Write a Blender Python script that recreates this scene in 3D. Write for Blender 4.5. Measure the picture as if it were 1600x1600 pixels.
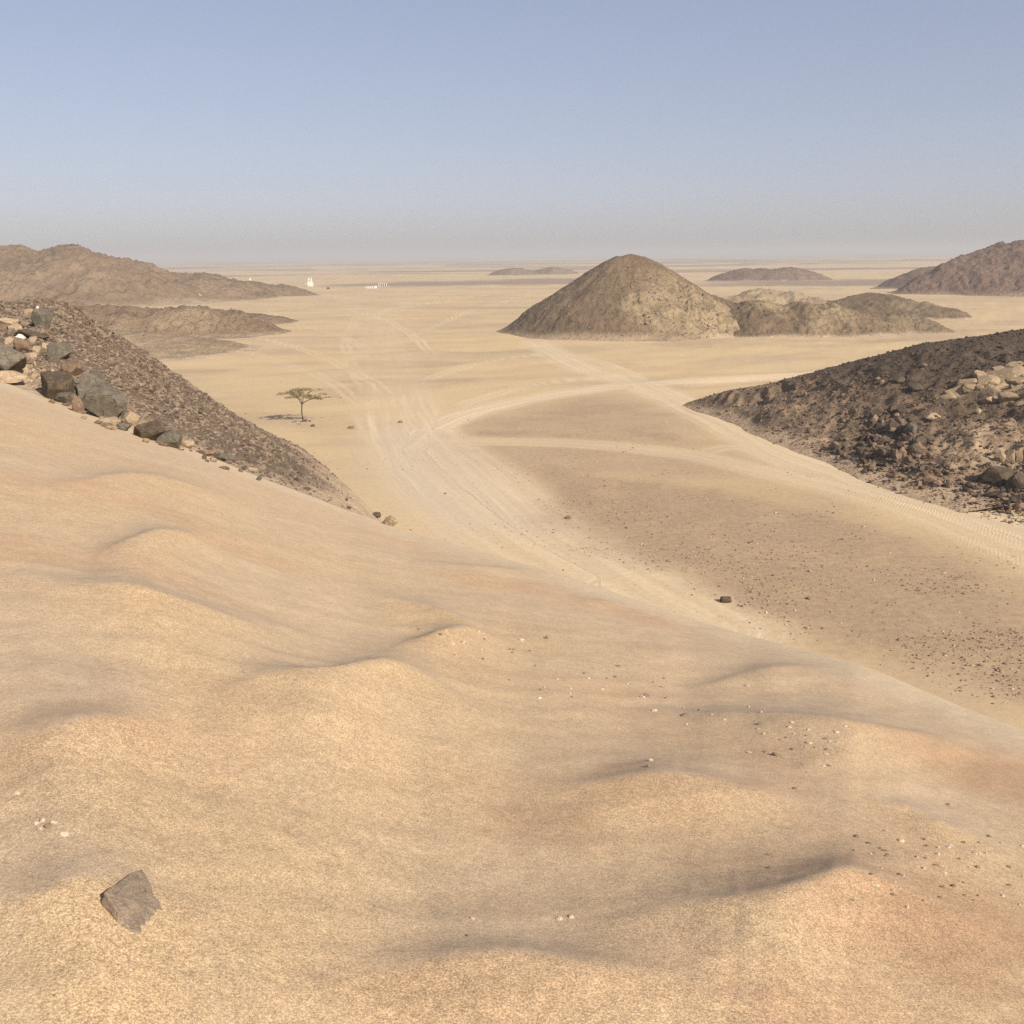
import bpy, bmesh, math, random
import numpy as np
from mathutils import Vector, Matrix

for o in list(bpy.data.objects):
    bpy.data.objects.remove(o)
SC = bpy.context.scene
COL = SC.collection
R = math.radians
PI = math.pi

# ------------------------------------------------------------------ camera
EYE = 22.0                       # eye height above the valley floor, metres
F = 1570.0                       # focal length in photograph pixels (1600 wide)
PITCH = math.atan(400 / F)
ROLL = R(0.6)
cam = bpy.data.cameras.new('camera')
cam.sensor_width = 36
cam.lens = 36 * F / 1600
cam.clip_start = 0.05
cam.clip_end = 60000
camo = bpy.data.objects.new('camera', cam)
COL.objects.link(camo)
SC.camera = camo
FWD = np.array([0, math.cos(PITCH), -math.sin(PITCH)])
UP0 = np.array([0, math.sin(PITCH), math.cos(PITCH)])
RT0 = np.array([1.0, 0, 0])
RT = math.cos(ROLL) * RT0 - math.sin(ROLL) * UP0
UP = math.sin(ROLL) * RT0 + math.cos(ROLL) * UP0
camo.matrix_world = Matrix(((RT[0], UP[0], -FWD[0], 0), (RT[1], UP[1], -FWD[1], 0), (RT[2], UP[2], -FWD[2], EYE), (0, 0, 0, 1)))

# ------------------------------------------------------------------ sky, sun, exposure
SUN_EL = R(33)
SUN_AZ = R(139)                  # clockwise from the view direction: behind the camera, to the right
w = bpy.data.worlds.new('World')
SC.world = w
w.use_nodes = True
nt = w.node_tree
sky = nt.nodes.new('ShaderNodeTexSky')
sky.sky_type = 'NISHITA'
sky.sun_disc = False
sky.sun_elevation = SUN_EL
sky.sun_rotation = SUN_AZ
sky.altitude = 0
sky.air_density = 0.7
sky.dust_density = 1.3
sky.ozone_density = 2.5
bg = nt.nodes['Background']
bg.inputs['Strength'].default_value = 0.128
tnt = nt.nodes.new('ShaderNodeMix'); tnt.data_type = 'RGBA'; tnt.blend_type = 'MULTIPLY'   # desert dust warms the whole sky
tnt.inputs['Factor'].default_value = 1.0
tnt.inputs[7].default_value = (1.42, 1.29, 1.33, 1)
gam = nt.nodes.new('ShaderNodeGamma'); gam.inputs[1].default_value = 0.55            # thick dust evens the sky out
nt.links.new(sky.outputs[0], gam.inputs[0])
nt.links.new(gam.outputs[0], tnt.inputs[6])
nt.links.new(tnt.outputs[2], bg.inputs[0])
sl = bpy.data.lights.new('sun', 'SUN')
sl.energy = 4.8
sl.angle = R(0.5)
sl.color = (1.0, 0.925, 0.81)
so = bpy.data.objects.new('sun', sl)
COL.objects.link(so)
sd = Vector((math.sin(SUN_AZ) * math.cos(SUN_EL), math.cos(SUN_AZ) * math.cos(SUN_EL), math.sin(SUN_EL)))
so.rotation_euler = (-sd).to_track_quat('-Z', 'Y').to_euler()
SC.view_settings.view_transform = 'Standard'
SC.view_settings.look = 'None'
SC.view_settings.exposure = 0.58
SC.view_settings.gamma = 1
SC.view_settings.use_curve_mapping = False
SC.render.engine = 'CYCLES'
SC.cycles.max_bounces = 4
SC.cycles.diffuse_bounces = 2
SC.cycles.glossy_bounces = 1
SC.cycles.volume_bounces = 0
SC.cycles.use_denoising = False

# ------------------------------------------------------------------ small numeric helpers
def _hash(ix, iy, seed):
    h = (ix.astype(np.int64) * 374761393 + iy.astype(np.int64) * 668265263 + seed * 974634777) & 0xffffffff
    h = ((h ^ (h >> 13)) * 1274126177) & 0xffffffff
    h = ((h ^ (h >> 16)) * 2246822519) & 0xffffffff
    return ((h ^ (h >> 15)) & 0xffffff) / float(0xffffff)

def vnoise(x, y, seed=0):
    x = np.asarray(x, float); y = np.asarray(y, float)
    ix = np.floor(x); iy = np.floor(y)
    fx = x - ix; fy = y - iy
    ux = fx * fx * fx * (fx * (fx * 6 - 15) + 10); uy = fy * fy * fy * (fy * (fy * 6 - 15) + 10)
    a = _hash(ix, iy, seed); b = _hash(ix + 1, iy, seed); c = _hash(ix, iy + 1, seed); d = _hash(ix + 1, iy + 1, seed)
    return (a * (1 - ux) + b * ux) * (1 - uy) + (c * (1 - ux) + d * ux) * uy

def fbm(x, y, seed=0, octs=4, gain=0.5, ridged=False):
    s = 0; a = 1; t = 0
    ca, sa = math.cos(0.6), math.sin(0.6)
    for k in range(octs):
        n = vnoise(x, y, seed + k * 17)
        n = 1 - 2 * np.abs(2 * n - 1) if ridged else 2 * n - 1
        s = s + a * n; t += a; a *= gain
        x, y = (x * ca - y * sa) * 2.03 + 11.3, (x * sa + y * ca) * 2.03 - 7.1
    return s / t                                  # about -1..1

def sstep(a, b, x):
    t = np.clip((x - a) / (b - a), 0, 1)
    return t * t * (3 - 2 * t)

def softplus(x, w):
    return w * np.logaddexp(0, np.asarray(x) / w)

def ray(px, py):
    u = np.asarray(px, float) - 800; v = 800 - np.asarray(py, float)
    d = u[..., None] * RT + v[..., None] * UP + F * FWD
    return d / np.linalg.norm(d, axis=-1, keepdims=True)

def polar(px, py):
    d = ray(px, py)
    return np.arctan2(d[..., 0], d[..., 1]), -d[..., 2] / np.hypot(d[..., 0], d[..., 1])     # azimuth, drop per metre

def at_dist(px, py, r):
    az, k = polar(px, py)
    r = np.asarray(r, float)
    return np.stack([r * np.sin(az), r * np.cos(az), EYE - r * k], -1)

def on_plane(px, py, z=0.0):
    az, k = polar(px, py)
    r = (EYE - z) / np.maximum(k, 1e-4)
    return np.stack([r * np.sin(az), r * np.cos(az)], -1)

def seg_dist(x, y, pts):
    """distance, signed side (positive to the left of travel), length along, for the nearest segment of a polyline"""
    best = np.full(x.shape, 1e9); sgn = np.zeros(x.shape); along = np.zeros(x.shape)
    s0 = 0.0
    for (ax, ay), (bx, by) in zip(pts[:-1], pts[1:]):
        dx, dy = bx - ax, by - ay
        L = math.hypot(dx, dy) + 1e-9
        t = np.clip(((x - ax) * dx + (y - ay) * dy) / L ** 2, 0, 1)
        d = np.hypot(x - ax - t * dx, y - ay - t * dy)
        m = d < best
        c = dx * (y - ay) - dy * (x - ax)
        best = np.where(m, d, best); sgn = np.where(m, np.sign(c), sgn); along = np.where(m, s0 + t * L, along)
        s0 += L
    return best, sgn, along, s0

def in_poly(x, y, pts):
    inside = np.zeros(x.shape, bool)
    n = len(pts)
    for i in range(n):
        ax, ay = pts[i]; bx, by = pts[(i + 1) % n]
        c = ((ay > y) != (by > y)) & (x < (bx - ax) * (y - ay) / (by - ay + 1e-12) + ax)
        inside ^= c
    return inside

def soft_poly(x, y, pts, w):
    d, _, _, _ = seg_dist(x, y, list(pts) + [pts[0]])
    s = np.where(in_poly(x, y, pts), d, -d)
    return sstep(-w, w, s)

def smooth_curve(pts, n=8):
    """Catmull-Rom through 2-D points"""
    p = np.asarray(pts, float)
    p = np.vstack([2 * p[0] - p[1], p, 2 * p[-1] - p[-2]])
    out = []
    for i in range(1, len(p) - 2):
        for t in np.linspace(0, 1, n, endpoint=False):
            a, b, c, d = p[i - 1], p[i], p[i + 1], p[i + 2]
            out.append(0.5 * (2 * b + (c - a) * t + (2 * a - 5 * b + 4 * c - d) * t * t + (3 * b - a - 3 * c + d) * t ** 3))
    out.append(p[-2])
    return np.array(out)

def px_curve(pts, n=6, z=0.0):
    q = smooth_curve(pts, n)
    return [tuple(v) for v in on_plane(q[:, 0], q[:, 1], z)]

def px_poly(pts, z=0.0):
    q = np.asarray(pts, float)
    return [tuple(v) for v in on_plane(q[:, 0], q[:, 1], z)]

# ------------------------------------------------------------------ mesh helpers
def mesh_from(name, V, F_, mat, smooth=True, attrs=None):
    me = bpy.data.meshes.new(name)
    V = np.ascontiguousarray(V, np.float32); F_ = np.ascontiguousarray(F_, np.int32)
    k = F_.shape[1]
    me.vertices.add(len(V)); me.vertices.foreach_set('co', V.ravel())
    me.loops.add(F_.size); me.loops.foreach_set('vertex_index', F_.ravel())
    me.polygons.add(len(F_)); me.polygons.foreach_set('loop_start', np.arange(0, F_.size, k, dtype=np.int32))
    me.update(calc_edges=True)
    me.polygons.foreach_set('use_smooth', np.full(len(F_), smooth))
    for an, av in (attrs or {}).items():
        at = me.attributes.new(an, 'FLOAT', 'POINT')
        at.data.foreach_set('value', np.ascontiguousarray(av, np.float32))
    if mat: me.materials.append(mat)
    me.update()
    return me

def add(name, me, loc=(0, 0, 0), parent=None, **props):
    o = bpy.data.objects.new(name, me)
    COL.objects.link(o)
    o.location = loc
    if parent is not None: o.parent = parent
    for k, v in props.items():
        if v is not None: o[k] = v
    return o

def grid_faces(n, m):
    i = np.arange(n - 1)[:, None] * m + np.arange(m - 1)[None, :]
    return np.stack([i, i + 1, i + m + 1, i + m], -1).reshape(-1, 4)

# ------------------------------------------------------------------ node helper
class NT:
    def __init__(self, name, rough=0.95, spec=0.15):
        self.m = bpy.data.materials.new(name); self.m.use_nodes = True
        self.t = self.m.node_tree
        self.b = self.t.nodes['Principled BSDF']
        self.b.inputs['Roughness'].default_value = rough
        self.b.inputs['Specular IOR Level'].default_value = spec
        self.co = self.t.nodes.new('ShaderNodeTexCoord').outputs['Object']
    def _in(self, sock, v):
        if isinstance(v, bpy.types.NodeSocket): self.t.links.new(v, sock)
        elif v is not None:
            if isinstance(v, (tuple, list)) and len(v) == 3 and sock.type == 'RGBA': v = (*v, 1)
            sock.default_value = v
    def mapping(self, scale=(1, 1, 1), rot=(0, 0, 0), vec=None):
        n = self.t.nodes.new('ShaderNodeMapping'); self._in(n.inputs[0], vec or self.co)
        n.inputs['Scale'].default_value = scale; n.inputs['Rotation'].default_value = rot
        return n.outputs[0]
    def noise(self, scale, detail=4, rough=0.55, vec=None, dist=0):
        n = self.t.nodes.new('ShaderNodeTexNoise'); self._in(n.inputs['Vector'], vec or self.co)
        n.inputs['Scale'].default_value = scale; n.inputs['Detail'].default_value = detail; n.inputs['Roughness'].default_value = rough
        n.inputs['Distortion'].default_value = dist
        return n.outputs[0]
    def voro(self, scale, feature='F1', vec=None, out='Distance', rand=1):
        n = self.t.nodes.new('ShaderNodeTexVoronoi'); n.feature = feature; self._in(n.inputs['Vector'], vec or self.co)
        n.inputs['Scale'].default_value = scale; n.inputs['Randomness'].default_value = rand
        return n.outputs[out]
    def wave(self, scale, vec=None, dist=2, dscale=1, profile='SIN'):
        n = self.t.nodes.new('ShaderNodeTexWave'); self._in(n.inputs['Vector'], vec or self.co); n.wave_profile = profile
        n.inputs['Scale'].default_value = scale; n.inputs['Distortion'].default_value = dist; n.inputs['Detail Scale'].default_value = dscale
        return n.outputs['Fac']
    def attr(self, name):
        n = self.t.nodes.new('ShaderNodeAttribute'); n.attribute_name = name
        return n.outputs['Fac']
    def ramp(self, v, lo, hi, a=0.0, b=1.0):
        n = self.t.nodes.new('ShaderNodeMapRange'); n.interpolation_type = 'SMOOTHSTEP'
        self._in(n.inputs[0], v)
        for i, q in zip((1, 2, 3, 4), (lo, hi, a, b)): n.inputs[i].default_value = q
        return n.outputs[0]
    def math(self, op, a, b=None):
        n = self.t.nodes.new('ShaderNodeMath'); n.operation = op
        self._in(n.inputs[0], a); self._in(n.inputs[1], b)
        return n.outputs[0]
    def mix(self, f, a, b, mode='MIX'):
        n = self.t.nodes.new('ShaderNodeMix'); n.data_type = 'RGBA'; n.blend_type = mode
        self._in(n.inputs['Factor'], f); self._in(n.inputs[6], a); self._in(n.inputs[7], b)
        return n.outputs[2]
    def grey(self, v):
        n = self.t.nodes.new('ShaderNodeCombineColor')
        for i in range(3): self._in(n.inputs[i], v)
        return n.outputs[0]
    def combine(self, x, y, z=0.0):
        n = self.t.nodes.new('ShaderNodeCombineXYZ')
        self._in(n.inputs[0], x); self._in(n.inputs[1], y); self._in(n.inputs[2], z)
        return n.outputs[0]
    def bump(self, h, strength, dist, normal=None):
        n = self.t.nodes.new('ShaderNodeBump'); self._in(n.inputs['Height'], h)
        self._in(n.inputs['Strength'], strength); n.inputs['Distance'].default_value = dist
        if normal is not None: self._in(n.inputs['Normal'], normal)
        return n.outputs[0]
    def done(self, col, normal=None):
        self._in(self.b.inputs['Base Color'], col)
        if normal is not None: self._in(self.b.inputs['Normal'], normal)
        return self.m

# ------------------------------------------------------------------ materials
def mat_dune():
    n = NT('dune_sand')
    big = n.noise(0.9, 4)
    org = n.math('MULTIPLY', n.attr('coarse'), n.ramp(big, 0.25, 0.75, 0.55, 1.0))
    base = n.mix(org, (0.460, 0.341, 0.222), (0.478, 0.333, 0.188))
    base = n.mix(n.ramp(n.noise(0.5, 3), 0.50, 0.72, 0, 0.55), base, (0.46, 0.285, 0.165))
    base = n.mix(n.attr('rust'), base, (0.385, 0.243, 0.142))
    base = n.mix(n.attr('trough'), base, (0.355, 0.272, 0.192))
    base = n.mix(n.attr('rim'), base, (0.52, 0.41, 0.275))
    g1 = n.noise(300, 2, 0.6)
    g2 = n.noise(130, 3, 0.7)
    g3 = n.noise(30, 4, 0.7)
    g4 = n.noise(6.5, 5, 0.7)
    amp = n.math('ADD', n.math('MULTIPLY', n.attr('coarse'), 0.55), 0.45)
    def sp(g, lo, hi, a, b):
        return n.math('ADD', 1.0, n.math('MULTIPLY', amp, n.math('SUBTRACT', n.ramp(g, lo, hi, a, b), 1.0)))
    col = n.mix(1.0, base, n.grey(sp(g2, 0.3, 0.72, 0.62, 1.34)), 'MULTIPLY')
    col = n.mix(1.0, col, n.grey(sp(g1, 0.3, 0.7, 0.66, 1.32)), 'MULTIPLY')
    col = n.mix(1.0, col, n.grey(sp(g3, 0.3, 0.72, 0.86, 1.13)), 'MULTIPLY')
    col = n.mix(1.0, col, n.grey(n.ramp(g4, 0.3, 0.7, 0.93, 1.06)), 'MULTIPLY')
    spk = n.ramp(n.voro(38), 0.10, 0.16, 1, 0)
    pick = n.ramp(n.voro(38, out='Color'), 0.80, 0.84)
    col = n.mix(n.math('MULTIPLY', n.math('MULTIPLY', spk, pick), 0.7), col, (0.13, 0.085, 0.055))
    pick2 = n.ramp(n.noise(75, 1), 0.70, 0.74)
    col = n.mix(n.math('MULTIPLY', pick2, 0.3), col, (0.72, 0.60, 0.45))
    nb = n.bump(n.noise(7, 4), 0.25, 0.02)
    nb = n.bump(g2, 0.40, 0.004, nb)
    nb = n.bump(g3, 0.25, 0.006, nb)
    return n.done(col, nb)

def mat_ground():
    n = NT('valley_sand')
    gr = n.attr('gravel'); tr = n.attr('track'); dk = n.attr('dark'); ac = n.attr('across'); al = n.attr('along'); ws = n.attr('wash')
    big = n.noise(0.02, 5); mid = n.noise(0.16, 5, 0.6); fin = n.noise(1.6, 5, 0.65)
    col = n.mix(n.ramp(big, 0.35, 0.65), (0.495, 0.362, 0.200), (0.465, 0.347, 0.202))
    streak = n.noise(1.0, 5, 0.6, n.mapping((0.030, 0.050, 1), (0, 0, R(-35))))
    col = n.mix(n.ramp(streak, 0.45, 0.68, 0, 0.5), col, (0.375, 0.268, 0.175))
    col = n.mix(n.ramp(streak, 0.50, 0.30, 0, 0.4), col, (0.53, 0.385, 0.22))
    gm = n.math('MULTIPLY', gr, n.ramp(mid, 0.15, 0.55, 0.7, 1.0))
    gcol = n.mix(n.ramp(fin, 0.3, 0.7), (0.285, 0.192, 0.118), (0.335, 0.236, 0.15))
    gcol = n.mix(n.ramp(mid, 0.45, 0.7, 0, 0.6), gcol, (0.35, 0.248, 0.162))
    col = n.mix(gm, col, gcol)
    peb = n.ramp(n.voro(4.2), 0.12, 0.26, 1, 0)
    pk = n.ramp(n.voro(4.2, out='Color'), 0.42, 0.5)
    col = n.mix(n.math('MULTIPLY', n.math('MULTIPLY', peb, pk), n.math('MULTIPLY', gr, 0.65)), col, (0.15, 0.095, 0.06))
    lines = n.noise(1.0, 4, 0.6, n.combine(n.math('MULTIPLY', ac, 0.9), n.math('MULTIPLY', al, 0.022)))
    tcol = n.mix(n.ramp(lines, 0.35, 0.65), (0.50, 0.385, 0.25), (0.595, 0.47, 0.31))
    col = n.mix(n.math('MULTIPLY', tr, 0.95), col, tcol)
    col = n.mix(n.attr('pale'), col, (0.47, 0.385, 0.29))
    col = n.mix(dk, col, (0.235, 0.165, 0.12))
    col = n.mix(1.0, col, n.grey(n.ramp(fin, 0.25, 0.75, 0.94, 1.06)), 'MULTIPLY')
    nb = n.bump(fin, 0.35, 0.10)
    nb = n.bump(n.noise(6, 3, 0.7), n.math('ADD', 0.12, n.math('MULTIPLY', gr, 0.6)), 0.05, nb)
    nb = n.bump(lines, n.math('MULTIPLY', tr, 0.9), 0.16, nb)
    wv = n.wave(1.1, n.mapping((1, 1, 1), (0, 0, R(28))), 6.0, 0.35)
    nb = n.bump(wv, n.math('MULTIPLY', n.math('MULTIPLY', ws, n.ramp(mid, 0.4, 0.65)), 0.22), 0.05, nb)
    return n.done(col, nb)

def mat_hill(name, dark, mid, pale, sc, bump_d, sand=(0.44, 0.325, 0.21), pale_hi=0.75):
    n = NT(name)
    a = n.noise(0.05 * sc, 6, 0.65); b = n.noise(0.35 * sc, 6, 0.7); c = n.noise(2.2 * sc, 4, 0.7)
    col = n.mix(n.ramp(b, 0.32, 0.68), dark, mid)
    col = n.mix(n.ramp(a, 0.5, 0.72, 0, 0.6), col, pale)
    pm = n.math('MULTIPLY', n.attr('pale'), n.ramp(b, 0.35, 0.6, 0.25, 1.0))
    col = n.mix(n.math('MULTIPLY', pm, pale_hi), col, pale)
    col = n.mix(n.ramp(c, 0.56, 0.68, 0, 0.7), col, tuple(v * 0.4 for v in dark))
    col = n.mix(n.ramp(c, 0.38, 0.27, 0, 0.35), col, pale)
    col = n.mix(n.math('MULTIPLY', n.attr('varnish'), n.ramp(b, 0.25, 0.6, 0.25, 0.75)), col, (0.056, 0.043, 0.031))
    sm = n.math('MULTIPLY', n.attr('sandy'), n.ramp(b, 0.3, 0.7, 0.6, 1.25))
    col = n.mix(sm, col, sand)
    nb = n.bump(b, 0.75, bump_d * 2.0)
    nb = n.bump(c, 0.8, bump_d * 0.6, nb)
    return n.done(col, nb)

def mat_rock(name, c1, c2, c3, sc=1.0, tint=False, bump_d=0.04):
    n = NT(name, 0.88, 0.2)
    a = n.noise(2.2 * sc, 6, 0.65); b = n.noise(14 * sc, 5, 0.7)
    col = n.mix(n.ramp(a, 0.35, 0.65), c1, c2)
    col = n.mix(n.ramp(b, 0.52, 0.72, 0, 0.7), col, c3)
    col = n.mix(n.ramp(b, 0.42, 0.28, 0, 0.5), col, tuple(v * 0.55 for v in c1))
    if tint:
        t = n.attr('tint')
        col = n.mix(n.ramp(t, 0.0, 0.5, 0.0, 1.0), c1, c2)
        col = n.mix(n.ramp(t, 0.86, 0.97), col, c3)
        col = n.mix(n.ramp(b, 0.42, 0.28, 0, 0.4), col, tuple(v * 0.55 for v in c1))
    g = n.noise(45 * sc, 3, 0.7)
    col = n.mix(1.0, col, n.grey(n.ramp(g, 0.3, 0.7, 0.72, 1.25)), 'MULTIPLY')
    if not tint:
        dv = n.t.nodes.new('ShaderNodeVectorMath'); dv.operation = 'MULTIPLY_ADD'
        nn = n.t.nodes.new('ShaderNodeTexNoise'); nn.inputs['Scale'].default_value = 2.5 * sc; nn.inputs['Detail'].default_value = 4
        n._in(nn.inputs['Vector'], n.co); n._in(dv.inputs[0], nn.outputs['Color']); dv.inputs[1].default_value = (.5, .5, .5); n._in(dv.inputs[2], n.co)
        cr = n.voro(0.85 * sc, 'DISTANCE_TO_EDGE', dv.outputs[0])
        ck = n.math('MULTIPLY', n.ramp(cr, 0.0, 0.025, 1, 0), n.ramp(nn.outputs[0], 0.45, 0.6))
        col = n.mix(n.math('MULTIPLY', ck, 0.6), col, tuple(v * 0.3 for v in c1))
    nb = n.bump(a, 0.6, bump_d)
    nb = n.bump(b, 0.7, bump_d * 0.4, nb)
    if not tint: nb = n.bump(n.math('SUBTRACT', 1.0, ck), 0.6, bump_d * 0.6, nb)
    return n.done(col, nb)

def mat_flat(name, c, var=0.25, sc=3.0, rough=0.9):
    n = NT(name, rough)
    a = n.noise(sc, 5, 0.6)
    return n.done(n.mix(n.ramp(a, 0.3, 0.7), tuple(v * (1 - var) for v in c), tuple(min(1, v * (1 + var * 0.4)) for v in c)), n.bump(a, 0.3, 0.02))

M = {}
M['dune'] = mat_dune()
M['ground'] = mat_ground()
M['scree'] = mat_hill('dark_scree', (0.11, 0.078, 0.055), (0.17, 0.126, 0.088), (0.25, 0.187, 0.13), 4.0, 0.10)
M['ridge'] = mat_hill('rocky_ridge', (0.074, 0.051, 0.034), (0.168, 0.112, 0.070), (0.33, 0.24, 0.148), 1.2, 0.22, sand=(0.40, 0.285, 0.18))
M['hill'] = mat_hill('brown_hill', (0.120, 0.081, 0.047), (0.178, 0.122, 0.073), (0.34, 0.255, 0.148), 0.55, 0.8)
M['pale_hill'] = mat_hill('pale_sandy_hill', (0.20, 0.145, 0.090), (0.29, 0.212, 0.13), (0.40, 0.30, 0.185), 0.55, 0.8)
M['far_hill'] = mat_hill('far_brown_hill', (0.145, 0.098, 0.059), (0.21, 0.144, 0.088), (0.29, 0.208, 0.125), 0.30, 1.8)
M['red_hill'] = mat_hill('far_reddish_hill', (0.125, 0.074, 0.052), (0.18, 0.113, 0.08), (0.31, 0.222, 0.148), 0.30, 1.8)
M['rock_grey'] = mat_rock('grey_rock', (0.092, 0.078, 0.058), (0.155, 0.130, 0.094), (0.23, 0.185, 0.13))
M['rock_dark'] = mat_rock('dark_rock', (0.058, 0.042, 0.028), (0.110, 0.080, 0.052), (0.17, 0.122, 0.080))
M['rock_brown'] = mat_rock('brown_rock', (0.15, 0.098, 0.062), (0.23, 0.155, 0.10), (0.34, 0.25, 0.165))
M['rock_tan'] = mat_rock('tan_rock', (0.29, 0.21, 0.135), (0.40, 0.295, 0.19), (0.21, 0.135, 0.083))
M['rock_yellow'] = mat_rock('yellowish_bedrock', (0.235, 0.168, 0.098), (0.325, 0.24, 0.145), (0.17, 0.11, 0.065))
M['rock_white'] = mat_rock('white_rock', (0.66, 0.61, 0.54), (0.78, 0.73, 0.65), (0.5, 0.42, 0.33))
M['slab'] = mat_rock('slab_rock', (0.19, 0.145, 0.104), (0.285, 0.215, 0.152), (0.34, 0.23, 0.145), 9.0, bump_d=0.008)
M['rubble'] = mat_rock('scree_rubble', (0.080, 0.057, 0.040), (0.205, 0.150, 0.103), (0.33, 0.25, 0.168), 1.0, True)
M['rubble_dark'] = mat_rock('ridge_rubble', (0.044, 0.030, 0.021), (0.172, 0.112, 0.069), (0.36, 0.265, 0.175), 1.0, True)
M['gravel'] = mat_rock('gravel_stone', (0.13, 0.084, 0.052), (0.24, 0.165, 0.105), (0.50, 0.38, 0.26), 1.0, True)
M['pebble'] = mat_rock('pale_pebble', (0.42, 0.33, 0.24), (0.54, 0.44, 0.335), (0.30, 0.22, 0.15), 1.2, bump_d=0.003)
M['pebble_dark'] = mat_rock('brown_pebble', (0.15, 0.10, 0.066), (0.24, 0.17, 0.112), (0.36, 0.27, 0.18), 1.2, bump_d=0.003)
M['white_wall'] = mat_flat('white_wall', (0.66, 0.62, 0.54), 0.12, 0.6)
M['dark_opening'] = mat_flat('dark_opening', (0.06, 0.05, 0.045))
M['bark'] = mat_flat('acacia_bark', (0.075, 0.052, 0.036), 0.4, 6)
def mat_leaf():
    n = NT('acacia_leaf', 0.8)
    return n.done(n.mix(n.ramp(n.attr('tint'), 0, 1), (0.17, 0.138, 0.062), (0.31, 0.25, 0.125)))
M['leaf'] = mat_leaf()

# ------------------------------------------------------------------ the lie of the land
# the sand slope the camera stands on: its edge seen from the eye (px, py) and how far off it lies
EDGE = [(-560, 500, 25), (-300, 540, 24), (0, 592, 22), (100, 632, 20.5), (180, 660, 19.5), (280, 693, 18.5), (400, 742, 17.5), (540, 794, 16.5), (640, 829, 15.5), (720, 850, 14.8),
        (800, 873, 14), (960, 922, 12.5), (1080, 963, 11.5), (1170, 990, 10.8), (1250, 1010, 10.2), (1340, 1032, 9.6), (1440, 1074, 8.9), (1520, 1106, 8.4), (1600, 1136, 8.0), (1750, 1192, 7.5), (1950, 1262, 7.2)]
e = np.array(EDGE, float)
eaz, ek = polar(e[:, 0], e[:, 1])
_az = np.concatenate([[-PI, -2.2, -1.5, -0.95], eaz, [0.95, 1.5, 2.2, PI]])
_re = np.concatenate([[26, 26, 26, 25], e[:, 2], [8, 10, 16, 26]])
_he = np.concatenate([[2.0, 1.2, 0.2, 1.2], e[:, 2] * ek, [3.4, 3.9, 3.4, 2.0]])
ta = np.linspace(-PI, PI, 7201)
def _smooth(t, n):
    k = np.hanning(n); k /= k.sum()
    return np.convolve(np.pad(t, n // 2, mode='wrap'), k, 'valid')[:len(t)]
tre = _smooth(np.interp(ta, _az, _re), 41)
the = _smooth(np.interp(ta, _az, _he), 41)
def re_of(az): return np.interp(az, ta, tre)
def he_of(az): return np.interp(az, ta, the)

STAND = 1.62
def dune_base(x, y):
    r = np.hypot(x, y); az = np.arctan2(x, y)
    re = re_of(az); he = he_of(az)
    h = STAND + (he - STAND) * np.minimum(r / re, 3)
    back = sstep(1.0, 2.2, np.abs(az))
    h = h + softplus(r - re - 0.25, 0.22) * (0.62 - 0.35 * back)
    return EYE - h

def hit_fn(fn, px, py, r0=1.0, r1=3000, n=2600):
    """first point of the surface fn along the ray through a pixel"""
    az, k = polar(np.atleast_1d(np.asarray(px, float)), np.atleast_1d(np.asarray(py, float)))
    rr = np.geomspace(r0, r1, n)
    out = []
    for a, kk in zip(az, k):
        x = rr * math.sin(a); y = rr * math.cos(a)
        below = EYE - rr * kk < fn(x, y)
        i = int(np.argmax(below)) if below.any() else n - 1
        out.append((x[i], y[i], EYE - rr[i] * kk))
    return np.array(out)

# ripples of the sand slope: crest line in the view, depth of the shaded lee (px), windward length (lee lengths), lee slope
CRESTS = [
    ([(290, 1062), (330, 1044), (400, 1028), (460, 1034), (520, 1036), (570, 1026), (610, 1020), (670, 1034), (720, 1058), (790, 1085)], 62, 2.8, 0.36),
    ([(590, 1006), (660, 996), (720, 986), (790, 990)], 22, 3.0, 0.30),
    ([(-60, 850), (40, 872), (120, 895), (200, 915), (300, 940), (420, 960), (520, 975)], 40, 3.5, 0.26),
    ([(120, 850), (190, 838), (250, 826), (310, 820), (350, 828)], 26, 2.5, 0.24),
    ([(540, 905), (640, 935), (700, 955), (760, 985), (830, 1010)], 26, 3.5, 0.22),
    ([(790, 1192), (860, 1206), (930, 1211), (1010, 1207), (1080, 1216), (1160, 1230), (1250, 1250), (1340, 1272)], 70, 2.6, 0.30),
    ([(860, 1408), (960, 1402), (1060, 1396), (1150, 1395), (1220, 1388), (1280, 1370), (1330, 1358), (1400, 1366), (1480, 1388), (1560, 1420), (1640, 1455)], 115, 2.2, 0.34),
    ([(430, 1510), (540, 1508), (640, 1497), (720, 1489), (800, 1488), (880, 1502), (980, 1520), (1080, 1548), (1200, 1592)], 130, 1.8, 0.28),
    ([(960, 1064), (1040, 1078), (1120, 1094), (1220, 1110), (1320, 1121), (1420, 1131), (1500, 1137), (1570, 1150), (1640, 1172)], 58, 2.6, 0.32),
    ([(1060, 1066), (1140, 1056), (1210, 1048), (1260, 1044), (1320, 1056), (1380, 1078)], 28, 3.0, 0.20),
    ([(-60, 1130), (60, 1128), (150, 1120), (230, 1104), (300, 1090)], 80, 2.5, 0.22),
    ([(-80, 1410), (60, 1402), (150, 1392), (250, 1400), (340, 1440)], 70, 3.0, 0.17),
    ([(1300, 1250), (1400, 1262), (1500, 1300), (1620, 1330)], 50, 3.0, 0.16),
    ([(0, 735), (110, 745), (210, 740), (320, 760), (420, 790)], 20, 3.0, 0.13),
    ([(640, 872), (740, 884), (830, 888), (920, 905)], 12, 3.0, 0.18),
    ([(880, 925), (930, 936), (970, 940), (1010, 950)], 8, 2.0, 0.25),
]
_C = []
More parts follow.
